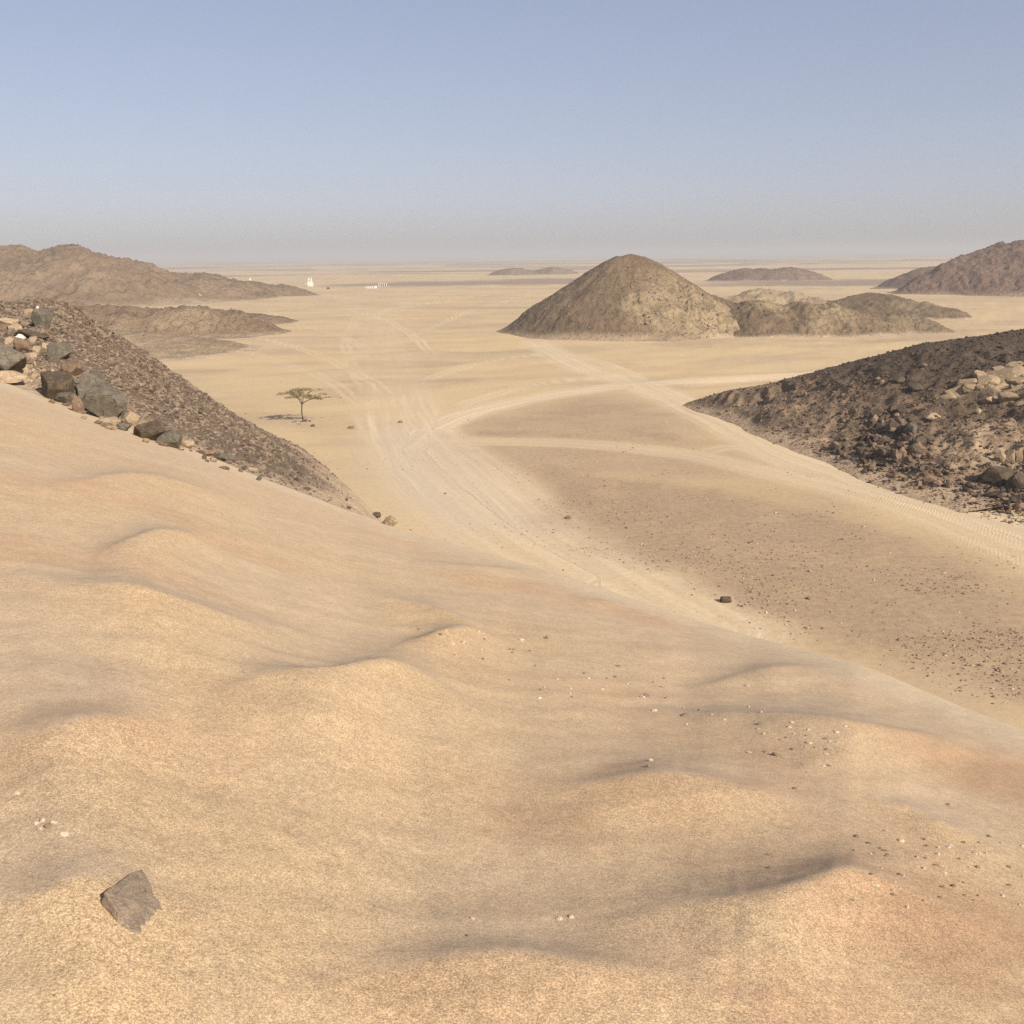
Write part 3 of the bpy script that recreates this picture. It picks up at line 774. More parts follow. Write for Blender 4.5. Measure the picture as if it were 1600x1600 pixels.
# hills
ridge_pale = {k: [tuple(v[:2]) for v in hit_fn(lambda x, y: np.maximum(ridge_z(x, y), 0), [p[0] for p in v_], [p[1] for p in v_], 60, 200, 900)] for k, v_ in RP.items()}
ro = RIDGE.mesh('rocky_ridge', M['ridge'], label='dark rocky ridge entering from the right beside the sand track')
co = np.empty(len(ro.data.vertices) * 3, np.float32); ro.data.vertices.foreach_get('co', co); co = co.reshape(-1, 3)
xs, ys = co[:, 0] + ro.location.x, co[:, 1] + ro.location.y
pm = np.maximum(soft_poly(xs, ys, ridge_pale['pale'], 0.7), soft_poly(xs, ys, ridge_pale['pale2'], 0.7))
pm = np.maximum(pm, soft_poly(xs, ys, ridge_pale['cliff'], 0.6))
ro.data.attributes['pale'].data.foreach_set('value', np.ascontiguousarray(pm * 1.25, np.float32))
sm = soft_poly(xs, ys, ridge_pale['tan'], 3.0) * 0.42
vn = sstep(4.5, 8.5, co[:, 2] + 1.8 * fbm(xs / 7, ys / 7, 94, 4)) * (1 - np.clip(pm, 0, 1))
at_ = ro.data.attributes.new('varnish', 'FLOAT', 'POINT'); at_.data.foreach_set('value', np.ascontiguousarray(vn, np.float32))
old = np.empty(len(xs), np.float32); ro.data.attributes['sandy'].data.foreach_get('value', old)
sm = np.clip(sm + old * 0.8 + 0.28 * sstep(6.0, 2.0, co[:, 2]) + 0.6 * sstep(1.0, 0.2, co[:, 2] + 0.4 * fbm(xs / 2, ys / 2, 93, 3)), 0, 1)
ro.data.attributes['sandy'].data.foreach_set('value', np.ascontiguousarray(sm, np.float32))

CONE.mesh('hill', M['hill'], label='tall brown cone hill with a rounded top standing alone on the plain')
SPUR2.mesh('hill', M['hill'], label='pale yellowish rocky spur at the front foot of the brown cone hill')
LOW_A.mesh('hill', M['hill'], label='low lumpy brown hill trailing right from the cone hill')
LOW_B.mesh('hill', M['hill'], label='low brown hill with a long tail at the right end of the chain')
LOW_C.mesh('hill', M['pale_hill'], label='low hill with a sand streak behind the right foot of the cone hill')
LOW_D.mesh('hill', M['hill'], label='low dark hill with long tapering ends behind the hill chain')
TWIN.mesh('hill', M['red_hill'], label='far twin topped reddish hill out on the plain')
TINY.mesh('hill', M['far_hill'], label='far small pointed hill left of the cone hill')
TINY2.mesh('hill', M['far_hill'], label='far small rounded hill left of the cone hill')
EAST.mesh('hill', M['red_hill'], label='large reddish hill rising at the right edge')
EAST2.mesh('hill', M['red_hill'], label='smaller hill at the left foot of the large reddish hill')
WEST.mesh('hill', M['far_hill'], label='high brown hill range at the far left')
WEST2.mesh('hill', M['far_hill'], label='rounded brown hill at the right foot of the far left range')
WEST3.mesh('hill', M['far_hill'], label='lowest hill at the end of the far left range with white marker on top')
NEARW.mesh('hill', M['far_hill'], label='long low brown hill behind the scree spur')
NEARW2.mesh('hill', M['pale_hill'], label='very low brown rise in front of the long low hill')
NEARW3.mesh('hill', M['far_hill'], label='thin low rise behind the right tip of the long low hill')

# ------------------------------------------------------------------ rocks
def ico(sub):
    bm = bmesh.new(); bmesh.ops.create_icosphere(bm, subdivisions=sub, radius=1)
    bm.verts.ensure_lookup_table()
    V = np.array([v.co[:] for v in bm.verts]); Fc = np.array([[v.index for v in f.verts] for f in bm.faces])
    bm.free()
    return V / np.linalg.norm(V, axis=1, keepdims=True), Fc
ICO = {k: ico(k) for k in (1, 2, 3, 4)}

def rock_shape(seed, sub=3, planes=11, rough=0.03, flat=1.0):
    """angular stone: a sphere of directions cut by random planes"""
    rg = np.random.default_rng(seed)
    D, Fc = ICO[sub]
    N = rg.normal(size=(planes, 3)); N[:, 2] *= flat
    qm, _ = np.linalg.qr(rg.normal(size=(3, 3)))                 # three pairs of joint planes close the block on every side
    N = np.vstack([N, qm + 0.18 * rg.normal(size=(3, 3)), -qm + 0.18 * rg.normal(size=(3, 3))])
    N /= np.linalg.norm(N, axis=1, keepdims=True)
    dist = np.concatenate([rg.uniform(0.55, 0.95, planes), rg.uniform(0.5, 0.85, 6)])
    dot = D @ N.T
    rad = np.where(dot > 0.05, dist / np.maximum(dot, 0.05), 9).min(1)
    rad = np.minimum(rad, 1.8)
    V = D * rad[:, None]
    if rough:
        V = V * (1 + rough * (fbm(V[:, 0] * 3 + V[:, 2] * 2 + seed, V[:, 1] * 3 - V[:, 2] * 1.7, seed, 3))[:, None])
    lo, hi = V.min(0), V.max(0)
    return (V - (lo + hi) / 2) / ((hi - lo) / 2), Fc          # fills -1..1

_rock_cache = {}
def rock_mesh(seed, sub, mat, planes=11, rough=0.03):
    k = (seed, sub, mat, planes)
    if k not in _rock_cache:
        V, Fc = rock_shape(seed, sub, planes, rough)
        _rock_cache[k] = mesh_from('stone', V, Fc, M[mat], False, {'tint': np.full(len(V), 0.4)})
    return _rock_cache[k]

def stone(name, px, py, wpx, hpx, mat, seed, label, cat='rock', group=None, depth=0.8, tilt=(0, 0), rz=None, sub=3, planes=11, sink=0.35, lift=0.0, hitrange=(1.0, 400)):
    """a stone whose foot is seen at (px, py), wpx wide and hpx high in the view, lying on whatever is there"""
    P = hit(px, py, *hitrange)[0]
    dist = math.sqrt(P[0] ** 2 + P[1] ** 2 + (P[2] - EYE) ** 2)
    s = dist / F
    W, H_ = wpx * s / 2, hpx * s / 2
    o = add(name, rock_mesh(seed, sub, mat, planes), label=label, category=cat, group=group)
    H_ = H_ / (1 - sink * 0.5)
    u = np.array([P[0], P[1]]) / math.hypot(P[0], P[1])
    o.scale = (W, W * depth, H_)
    o.rotation_euler = (tilt[0], tilt[1], rz if rz is not None else -math.atan2(P[0], P[1]))
    o.location = (P[0] + u[0] * W * depth * 0.6, P[1] + u[1] * W * depth * 0.6, P[2] + H_ * (1 - sink) + lift)
    return o

def rubble(name, pts, sizes, mat, seed, label, tint_fn=None, flat=0.7, origin=(0, 0, 0)):
    """many small angular stones joined into one heap"""
    rg = np.random.default_rng(seed)
    D, Fc = ICO[1]
    n = len(pts)
    variants = np.stack([D * (1 + 0.38 * rg.uniform(-1, 1, (len(D), 1))) for _ in range(14)])
    B = variants[rg.integers(0, 14, n)]                       # n,12(42),3
    q = rg.normal(size=(n, 4)); q /= np.linalg.norm(q, axis=1, keepdims=True)
    a, b, c, d = q.T
    Rm = np.stack([1 - 2 * (c * c + d * d), 2 * (b * c - a * d), 2 * (b * d + a * c), 2 * (b * c + a * d), 1 - 2 * (b * b + d * d), 2 * (c * d - a * b), 2 * (b * d - a * c), 2 * (c * d + a * b), 1 - 2 * (b * b + c * c)], -1).reshape(n, 3, 3)
    sc = sizes[:, None] * rg.uniform(0.6, 1.25, (n, 3))
    V = np.einsum('nij,nkj->nki', Rm, B * sc[:, None, :])
    V[:, :, 2] *= flat
    V += pts[:, None, :]
    k = len(D)
    FF = (Fc[None] + (np.arange(n) * k)[:, None, None]).reshape(-1, 3)
    tint = np.repeat(rg.uniform(0, 1, n) if tint_fn is None else tint_fn(pts, rg), k)
    me = mesh_from(name, V.reshape(-1, 3) - np.array(origin), FF, M[mat], False, {'tint': tint})
    return add(name, me, origin, kind='stuff', label=label)
# a lighter base for the rubble: the plain 20-face icosahedron
ICO[1] = ico(1)

# --- scattered rubble on the scree spur
rg = np.random.default_rng(5)
n = 34000
a_ = rg.uniform(saz[1], S_END + R(1.8), n)
tt = rg.uniform(0, 1, n) ** 0.8
re = re_of(np.minimum(a_, S_END)); rs = np.interp(np.minimum(a_, S_END), saz, sp[:, 2])
r_ = re + (rs - re) * tt * 1.01
x, y = r_ * np.sin(a_), r_ * np.cos(a_)
z = spur_z(x, y)
over = rg.uniform(0, 1, n) > sstep(S_END - R(4.0), S_END + R(0.5), a_ + R(1.6) * fbm(r_ / 4, a_ * 60, 67, 3)) ** 0.6
keep = (z > dune_z(x, y) + 0.02) & over & (z > -0.1)
size = (0.018 + 0.030 * rg.pareto(2.6, n).clip(0, 2.0)) * (0.6 + r_ / 55)
pts = np.stack([x, y, z + size * 0.1], -1)[keep]
pz_ = (sstep(R(-18.5), R(-22), a_) * sstep(0.30, 0.12, tt))[keep]
rubble('rubble', pts, size[keep], 'rubble', 6, 'loose brown scree stones covering the left spur', lambda p, g: np.maximum(g.uniform(0, 0.93, len(p)) ** 1.2, pz_ * g.uniform(0.6, 1.3, len(p))).clip(0, 1))

# --- scattered rubble on the right ridge
n = 26000
px_ = rg.uniform(1075, 1640, n)
x = []; y = []
ra, _ = polar(px_, np.full(n, 650.0))
rr_ = rg.uniform(82, 152, n)
x, y = rr_ * np.sin(ra), rr_ * np.cos(ra)
z = ridge_z(x, y); gz = ground_z(x, y)
ppale = np.maximum(soft_poly(x, y, ridge_pale['pale'], 0.4), soft_poly(x, y, ridge_pale['pale2'], 0.4))
crag = np.maximum(soft_poly(x, y, ridge_pale['craggy'], 2.0), soft_poly(x, y, ridge_pale['east'], 2.0))
led = soft_poly(x, y, ridge_pale['ledge'], 2.0)
edge = sstep(-0.25, 0.8, z - gz)
keep = (rg.uniform(0, 1, n) < edge * (1 - 0.85 * ppale)) & (z > gz - 0.2)
size = (0.045 + 0.085 * rg.pareto(3.0, n).clip(0, 2.5)) * (1 + 0.9 * crag + 0.7 * led)
pts = np.stack([x, y, np.maximum(z, gz) + size * 0.15], -1)[keep]
cr_k = crag[keep]
def ridge_tint(p, g):
    t = g.uniform(0, 1, len(p)) * 0.95
    hi = sstep(3.0, 8.0, p[:, 2] + 1.5 * fbm(p[:, 0] / 6, p[:, 1] / 6, 3, 3))
    return t * (1 - 0.7 * hi) * (1 - 0.7 * cr_k)
rubble('rubble', pts, size[keep], 'rubble_dark', 8, 'loose brown and black stones covering the right ridge', ridge_tint)

# --- rocky lumps on the cone hill's pale spur and on the hills beside it
n = 9000
bx = rg.uniform(880, 1450, n); by = rg.uniform(405, 535, n)
def hills_z(x, y):
    z = ground_z(x, y)
    for hh_ in (CONE, SPUR2, LOW_A, LOW_B): z = np.maximum(z, hh_.z(x, y))
    return z
cxs, cys = [], []
ra, _ = polar(bx, by); rr_ = rg.uniform(268, 325, n)
x, y = rr_ * np.sin(ra), rr_ * np.cos(ra)
z = hills_z(x, y)
dsp = np.hypot(x - at_dist(1072, 490, 288)[0], y - at_dist(1072, 490, 288)[1])
prob = np.clip(1.1 - dsp / 26, 0.10, 0.8) * sstep(0.0, 0.35, fbm(x / 9, y / 9, 65, 3) + 0.25)
keep = (rg.uniform(0, 1, n) < prob) & (z > ground_z(x, y) + 0.25)
size = 0.12 + 0.22 * rg.pareto(3.0, n).clip(0, 2.0)
pk_ = (dsp < 21)[keep]
rubble('rubble', np.stack([x, y, z], -1)[keep], size[keep], 'rubble', 12, 'rocky lumps strewn over the pale spur of the cone hill', lambda p, g: np.where(pk_, g.uniform(0.3, 1.0, len(p)), g.uniform(0, 0.6, len(p))))

# --- gravel of the brown flats
n = 26000
bx = rg.uniform(680, 1640, n); by = 640 + 460 * rg.uniform(0, 1, n) ** 0.8
P2 = on_plane(bx, by)
x, y = P2[:, 0], P2[:, 1]
gmk = ground_masks(x, y)
clump = sstep(-0.15, 0.5, fbm(x / 6, y / 6, 61, 3))
keep = (rg.uniform(0, 1, n) < gmk['gravel'] * (0.12 + 0.88 * clump)) & (ridge_z(x, y) < 0.1) & (dune_z(x, y) < 0)
size = 0.022 + 0.042 * rg.pareto(2.6, n).clip(0, 1.4)
pts = np.stack([x, y, ground_z(x, y) + size * 0.25], -1)[keep]
rubble('gravel', pts, size[keep], 'gravel', 9, 'small brown stones strewn over the gravel flat')

n = 1500
bx = rg.uniform(180, 1000, n); by = rg.uniform(520, 860, n)
P2 = on_plane(bx, by); x, y = P2[:, 0], P2[:, 1]
keep = (fbm(x / 14, y / 9, 63, 3) > 0.12) & (dune_z(x, y) < -0.2) & (spur_z(x, y) < -0.2)
size = 0.04 + 0.05 * rg.pareto(3.0, n).clip(0, 1.6)
pts = np.stack([x, y, ground_z(x, y) + size * 0.2], -1)[keep]
rubble('gravel', pts, size[keep], 'gravel', 10, 'sparse small stones on the pale valley sand around the tree')

# --- countable stones of the gravel flat
k = 0; tries = 0
while k < 150 and tries < 4000:
    tries += 1
    if k < 120: qx, qy = rg.uniform(820, 1600), 690 + 390 * rg.uniform() ** 0.9
    else: qx, qy = rg.uniform(420, 1000), rg.uniform(560, 840)
    g2 = on_plane(qx, qy)
    gx, gy = np.array([g2[0]]), np.array([g2[1]])
    if dune_z(gx, gy)[0] > -0.1 or ridge_z(gx, gy)[0] > 0 or spur_z(gx, gy)[0] > -0.1: continue
    gmv = float(ground_masks(gx, gy)['gravel'][0])
    if k < 120 and (gmv < 0.4 or fbm(gx / 6, gy / 6, 61, 3)[0] < -0.05): continue
    s = 0.05 + 0.045 * min(rg.pareto(2.5), 2.0)
    pale = rg.uniform() < 0.18
    o = add('stone', rock_mesh(200 + k % 9 + (40 if pale else 0), 2, 'rock_tan' if pale else 'rock_brown', 9),
            label=('small tan stone lying on the brown gravel flat' if pale else 'small brown stone lying on the brown gravel flat') if k < 120 else ('small tan stone lying on the pale valley sand' if pale else 'small brown stone lying on the pale valley sand'),
            category='stone', group='stones strewn over the gravel flat' if k < 120 else 'stones on the pale valley sand')
    o.scale = (s * rg.uniform(0.8, 1.4), s, s * rg.uniform(0.5, 0.9)); o.rotation_euler = (0, 0, rg.uniform(0, 6.28))
    o.location = (g2[0], g2[1], float(ground_z(gx, gy)[0]) + s * 0.3)
    k += 1
stone('stone', 1134, 943, 18, 11, 'rock_dark', 301, 'largest dark stone at the near edge of the gravel flat', 'stone', sub=3)
stone('stone', 888, 842 - 30, 9, 6, 'rock_brown', 302, 'brown stone on the track edge by the gravel flat', 'stone', sub=2)
stone('stone', 489, 667, 7, 4, 'rock_dark', 303, 'dark stone on the sand in front of the acacia tree', 'stone', sub=2)
stone('stone', 549, 670, 10, 4, 'rock_brown', 304, 'flat dark stone on the sand right of the acacia tree', 'stone', sub=2)
stone('stone', 626, 661, 8, 4, 'rock_brown', 305, 'dark stone in the middle of the pale track', 'stone', sub=2)
stone('stone', 513, 452, 5, 3, 'rock_dark', 306, 'tiny dark stone on the plain beside the white building', 'stone', sub=2, hitrange=(300, 1500))

# --- countable rocks on the right ridge
def ridge_rock(px, py, wpx, hpx, mat, seed, label, group=None, **kw):
    return stone('rock', px, py, wpx, hpx, mat, seed, label, 'rock', group, hitrange=(70, 200), **kw)
k = 0
for poly, num, mats, ws, lab, grp in (('craggy', 85, ('rock_dark', 'rock_dark', 'rock_dark', 'rock_brown'), (8, 24), 'black angular block in the jagged outcrop of the right ridge', 'black blocks of the jagged outcrop'),
                                      ('ledge', 45, ('rock_brown', 'rock_dark'), (6, 15), 'brown block along the broken ledge below the jagged outcrop', 'blocks along the broken ledge'),
                                      ('east', 34, ('rock_dark', 'rock_brown', 'rock_brown'), (7, 19), 'dark block in the rubble at the right foot of the ridge', 'blocks at the right foot of the ridge')):
    pp = np.array(RP[poly], float)
    lo, hi = pp.min(0), pp.max(0)
    c = 0
    while c < num:
        q = rg.uniform(lo, hi)
        if q[0] > 1625 or not in_poly(np.array([q[0]]), np.array([q[1]]), [tuple(v) for v in pp])[0]: continue
        wd = ws[0] + (ws[1] - ws[0]) * rg.uniform() ** 2.2
        mt = mats[int(rg.integers(len(mats)))]
        ridge_rock(q[0], q[1], wd, wd * rg.uniform(0.4, 0.75), mt, 320 + k % 12, lab, grp, sub=3, depth=rg.uniform(.4, .9), tilt=(rg.uniform(-.7, .7), rg.uniform(-.7, .7)), rz=rg.uniform(0, 6.28), sink=0.55, planes=6 + k % 3)
        k += 1; c += 1
for i in range(28):
    qx, qy = rg.uniform(1180, 1600), rg.uniform(560, 800)
    P = hit_fn(lambda x, y: np.maximum(ridge_z(x, y), 0), [qx], [qy], 70, 200, 700)[0]
    if ridge_z(P[None, 0], P[None, 1])[0] < 0.6: continue
    ridge_rock(qx, qy, rg.uniform(6, 13), rg.uniform(4, 8), 'rock_brown', 340 + i % 6, 'brown stone resting on the gravelly slope of the right ridge', 'stones on the slope of the right ridge', sub=2, rz=rg.uniform(0, 6.28))
STRIP = [(1478, 622, 26, 8), (1496, 615, 30, 10), (1520, 610, 34, 10), (1512, 600, 26, 10), (1540, 600, 36, 13), (1532, 589, 26, 9), (1564, 592, 38, 13), (1562, 604, 30, 9), (1590, 586, 36, 13), (1588, 600, 30, 10), (1612, 594, 34, 12), (1560, 581, 26, 8), (1588, 575, 28, 8)]
for i, (px_, py_, wd, hg) in enumerate(STRIP):
    ridge_rock(px_, py_, wd * 1.05, hg * 0.8, 'rock_yellow', 360 + i % 7, 'pale yellow bedrock slab in the bright strip high on the right ridge', 'pale slabs of the bright strip', sub=3, depth=0.75, sink=0.68, tilt=(0.30, -0.15), planes=6, rz=(-0.5, 0.2, 0.6)[i % 3])
for i, (px_, py_, wd, hg) in enumerate([(1545, 630, 26, 9), (1578, 628, 34, 14), (1608, 624, 30, 12)]):
    ridge_rock(px_, py_, wd, hg, 'rock_yellow', 370 + i, ('left', 'middle', 'right')[i] + ' one of three pale tan slabs just below the bright strip of the right ridge', 'pale slabs below the bright strip', sub=3, sink=0.6, tilt=(-0.3, 0))
for i, (px_, py_, wd, hg) in enumerate([(1562, 722, 16, 17), (1577, 723, 14, 19), (1591, 722, 15, 20), (1606, 722, 16, 20)]):
    ridge_rock(px_, py_, wd, hg, 'rock_yellow', 380 + i, ('leftmost', 'second from left', 'third from left', 'rightmost')[i] + ' of the yellowish upright blocks of the small cliff at the right edge', 'blocks of the small yellowish cliff', sub=3, planes=7, sink=0.3)
ridge_rock(1555, 758, 44, 26, 'rock_dark', 391, 'large dark shadowed boulder at the right foot of the ridge', sub=3, sink=0.3)
ridge_rock(1592, 764, 34, 22, 'rock_dark', 392, 'dark boulder at the right edge next to the large shadowed boulder', sub=3, sink=0.3)
ridge_rock(1426, 678, 20, 16, 'rock_grey', 393, 'rounded grey boulder beside the jagged outcrop on the right ridge', sub=3, sink=0.3)
ridge_rock(1445, 690, 26, 12, 'rock_dark', 394, 'long dark boulder right of the rounded grey boulder', sub=3, sink=0.35)
ridge_rock(1455, 755, 26, 11, 'rock_brown', 395, 'bowl shaped brown stone at the sandy foot of the ridge', sub=3, sink=0.4)
ridge_rock(1432, 612, 26, 12, 'rock_dark', 396, 'dark boulder in the hollow high on the right ridge', sub=3, sink=0.4)
ridge_rock(1405, 600, 22, 11, 'rock_dark', 397, 'dark angular rock left of the hollow high on the ridge', sub=3, sink=0.4)
ridge_rock(1528, 647, 10, 8, 'rock_tan', 398, 'single pale stone alone on the dark middle slope of the ridge', sub=2, sink=0.2)
ridge_rock(1458, 656, 26, 9, 'rock_tan', 399, 'small pale ledge right above the rounded grey boulder', sub=3, sink=0.5)

# --- rocks of the left outcrop
def left_rock(px, py, wpx, hpx, mat, seed, label, group=None, **kw):
    return stone('rock', px, py, wpx, hpx, mat, seed, label, 'rock', group, hitrange=(8, 90), **kw)
left_rock(6, 592, 66, 50, 'rock_grey', 401, 'large smooth grey boulder cut by the left edge', sub=4, planes=9, sink=0.25)
left_rock(14, 600, 52, 18, 'rock_tan', 402, 'flat tan stone in front of the large smooth boulder', sub=3)
left_rock(38, 592, 14, 20, 'rock_tan', 403, 'narrow tan stone leaning on the large smooth boulder', sub=3)
left_rock(12, 509, 34, 11, 'rock_tan', 404, 'flat pale tan slab topmost at the left edge', sub=3)
left_rock(24, 518, 20, 10, 'rock_tan', 405, 'rounded tan stone just below the topmost pale slab', sub=3)
left_rock(5, 516, 18, 8, 'rock_brown', 406, 'brown stone under the topmost pale slab', sub=3)
left_rock(33, 533, 13, 10, 'rock_white', 407, 'bright white block among the rocks at the left', sub=2, planes=7, tilt=(0, 0.5), sink=0.1)
left_rock(52, 530, 46, 12, 'rock_dark', 408, 'long dark flat slab right of the bright white block', sub=3, planes=8, tilt=(0, 0.25))
left_rock(38, 551, 30, 18, 'rock_brown', 409, 'brown flat faced stone below the bright white block', sub=3, tilt=(0, 0.4))
left_rock(16, 541, 16, 13, 'rock_tan', 410, 'tan stone left of the brown flat faced stone', sub=3)
left_rock(52, 537, 12, 10, 'rock_tan', 411, 'small tan stone right of the white block', sub=3)
left_rock(58, 556, 13, 14, 'rock_tan', 412, 'tan stone right of the brown flat faced stone', sub=3)
left_rock(71, 551, 17, 14, 'rock_tan', 413, 'pale layered stone left of the dark leaning slab', sub=3)
left_rock(48, 562, 18, 10, 'rock_tan', 414, 'rounded tan stone under the brown flat faced stone', sub=3)
left_rock(92, 562, 34, 26, 'rock_grey', 415, 'dark grey leaning slab above the flat topped block', sub=4, planes=8, tilt=(0, 0.5))
left_rock(112, 590, 36, 24, 'rock_brown', 416, 'flat topped brown block with a shadowed gap beneath', sub=4, planes=7, tilt=(0.1, -0.2), sink=0.15)
left_rock(104, 577, 24, 9, 'rock_tan', 417, 'pale cap stone lying on the flat topped brown block', sub=3)
left_rock(94, 628, 44, 42, 'rock_dark', 418, 'dark jagged boulder in the middle of the outcrop', sub=4, planes=13, sink=0.2)
left_rock(104, 632, 30, 18, 'rock_grey', 419, 'grey block at the foot of the dark jagged boulder', sub=3)
left_rock(144, 610, 46, 26, 'rock_grey', 420, 'cracked grey boulder at the top of the big boulder group', sub=4, planes=10)
left_rock(139, 630, 34, 28, 'rock_grey', 421, 'upright grey brown boulder left of the biggest boulder', sub=4, planes=9)
left_rock(166, 656, 64, 52, 'rock_grey', 422, 'biggest faceted grey boulder of the left outcrop', sub=4, planes=10, sink=0.2)
left_rock(186, 655, 24, 34, 'rock_grey', 423, 'tall grey slab on the right side of the biggest boulder', sub=4, planes=8)
left_rock(123, 645, 17, 24, 'rock_brown', 424, 'orange brown stone wedged left of the biggest boulder', sub=3)
left_rock(168, 664, 32, 10, 'rock_tan', 425, 'pale flat slab at the foot of the biggest boulder', sub=3, planes=8)
left_rock(208, 667, 23, 23, 'rock_tan', 426, 'pale pitted yellowish stone right of the biggest boulder', sub=4, planes=14)
left_rock(200, 650, 22, 18, 'rock_brown', 427, 'dark brown stone behind the pale pitted stone', sub=3)
left_rock(190, 672, 30, 11, 'rock_grey', 428, 'low grey stone under the pale pitted stone', sub=3)
left_rock(235, 688, 46, 28, 'rock_dark', 429, 'long dark boulder right of the pale pitted stone', sub=4, planes=11)
left_rock(264, 698, 42, 24, 'rock_grey', 430, 'dark grey boulder at the right end of the boulder row', sub=4, planes=11)
left_rock(292, 700, 24, 12, 'rock_tan', 431, 'tan stone at the sand edge after the last grey boulder', sub=3)
left_rock(322, 712, 30, 9, 'rock_brown', 432, 'low brown stone on the sand edge right of the outcrop', sub=3)
left_rock(352, 722, 34, 13, 'rock_grey', 433, 'grey stone half sunk in the sand edge of the scree', sub=3)
left_rock(392, 737, 22, 7, 'rock_tan', 434, 'small flat tan stone furthest right on the sand edge', sub=3)
left_rock(68, 512, 30, 26, 'rock_grey', 435, 'grey slab standing near the top of the scree spur', sub=3, planes=8)
left_rock(48, 496, 16, 12, 'rock_tan', 436, 'pinkish tan stone near the top of the scree spur', sub=3)
left_rock(58, 484, 5, 5, 'rock_white', 437, 'tiny white stone at the top of the scree spur', sub=2)
left_rock(248, 588, 8, 9, 'rock_brown', 438, 'small upright brown stone on the skyline of the scree spur', sub=2)
left_rock(81, 630, 9, 6, 'rock_brown', 439, 'small brown stone on the sand below the dark jagged boulder', sub=2)
left_rock(588, 809, 15, 8, 'rock_dark', 440, 'dark rock half buried at the sand edge beside a pale rock', sub=3, planes=9)
left_rock(610, 822, 24, 15, 'rock_tan', 441, 'pale pointed rock half buried at the sand edge', sub=3, planes=7, sink=0.45)
for i in range(46):
    q = rg.uniform(0, 1)
    qx = 12 + 115 * q + rg.uniform(-10, 10); qy = 560 + 82 * q + rg.uniform(-22, 8)
    left_rock(qx, qy, rg.uniform(6, 15), rg.uniform(4, 9), 'rock_tan' if rg.uniform() < 0.75 else 'rock_brown', 450 + i % 10, 'small tan rubble stone on the sandy slope of the left outcrop', 'rubble stones of the left outcrop', sub=2, rz=rg.uniform(0, 6.28))
for i in range(30):
    q = rg.uniform(0, 1)
    qx = 130 + 300 * q; qy = 655 + 105 * q + rg.uniform(-10, 3)
    left_rock(qx, qy, rg.uniform(5, 16), rg.uniform(3, 7), ('rock_tan', 'rock_brown', 'rock_grey')[i % 3], 460 + i % 10, 'low stone along the edge where sand meets scree', 'stones along the sand edge', sub=2, rz=rg.uniform(0, 6.28))

# ------------------------------------------------------------------ foreground slab and pebbles
def fore_hit(px, py): return hit_fn(dune_z, [px], [py], 0.8, 30, 3000)[0]
outline = [(164, 1394), (212, 1361), (222, 1359), (229, 1371), (236, 1385), (239, 1400), (256, 1413), (258, 1419), (244, 1436), (228, 1452), (223, 1465), (212, 1456), (199, 1444), (184, 1427), (172, 1409)]
c0 = fore_hit(205, 1412)
bm = bmesh.new()
lift = 0.030
pt = []
for (qx, qy) in outline:
    hgt = 0.040 - 0.044 * min(1, max(0, (0.75 * (qx - 164) + 0.6 * (qy - 1375)) / 100.0))     # the left edge stands proud, the near right one dips under the sand
    az_, k_ = polar(np.array(qx, float), np.array(qy, float))
    zl = float(fore_hit(qx, qy)[2])
    zc = zl + hgt
    r_ = (EYE - zc) / float(k_)
    pt.append(Vector((r_ * math.sin(az_) - c0[0], r_ * math.cos(az_) - c0[1], zc - c0[2])))
cen = sum(pt, Vector()) / len(pt)
rgk = random.Random(3)
topv = [bm.verts.new(p) for p in pt]
midv = [bm.verts.new(p + Vector(((p.x - cen.x) * 0.10 + rgk.uniform(-.004, .004), (p.y - cen.y) * 0.10 + rgk.uniform(-.004, .004), -0.03))) for p in pt]
botv = [bm.verts.new(p + Vector((p.x * -0.05, p.y * -0.05, -0.075))) for p in pt]
inner = [bm.verts.new(cen + (p - cen) * rgk.uniform(0.55, 0.8) + Vector((0, 0, rgk.uniform(-.002, .003)))) for p in pt]
cv = bm.verts.new(cen + Vector((0, 0, 0.001)))
N_ = len(pt)
for i in range(N_):
    j = (i + 1) % N_
    bm.faces.new((topv[j], topv[i], inner[i], inner[j]))
    bm.faces.new((inner[j], inner[i], cv))
    bm.faces.new((topv[i], topv[j], midv[j], midv[i]))
    bm.faces.new((midv[i], midv[j], botv[j], botv[i]))
bm.faces.new(botv)
bmesh.ops.recalc_face_normals(bm, faces=bm.faces)
bmesh.ops.triangulate(bm, faces=[f for f in bm.faces if len(f.verts) > 4])
bmesh.ops.subdivide_edges(bm, edges=list(bm.edges), cuts=4, use_grid_fill=True)
bm.normal_update()
_vs = list(bm.verts); _co = np.array([v.co[:] for v in _vs])
_dn = 0.0030 * fbm(_co[:, 0] / 0.03 + _co[:, 2] / 0.02, _co[:, 1] / 0.03 - _co[:, 2] / 0.025, 5, 3) + 0.0016 * fbm(_co[:, 0] / 0.009, _co[:, 1] / 0.009 + _co[:, 2] / 0.01, 6, 2, 0.5, True)
_nm = [v.normal.copy() for v in _vs]
for v, nrm, d_ in zip(_vs, _nm, _dn): v.co += nrm * float(d_)
me = bpy.data.meshes.new('rock'); bm.to_mesh(me); bm.free(); me.materials.append(M['slab'])
add('rock', me, tuple(c0), label='flat square grey brown rock tilted in the foreground sand', category='rock')

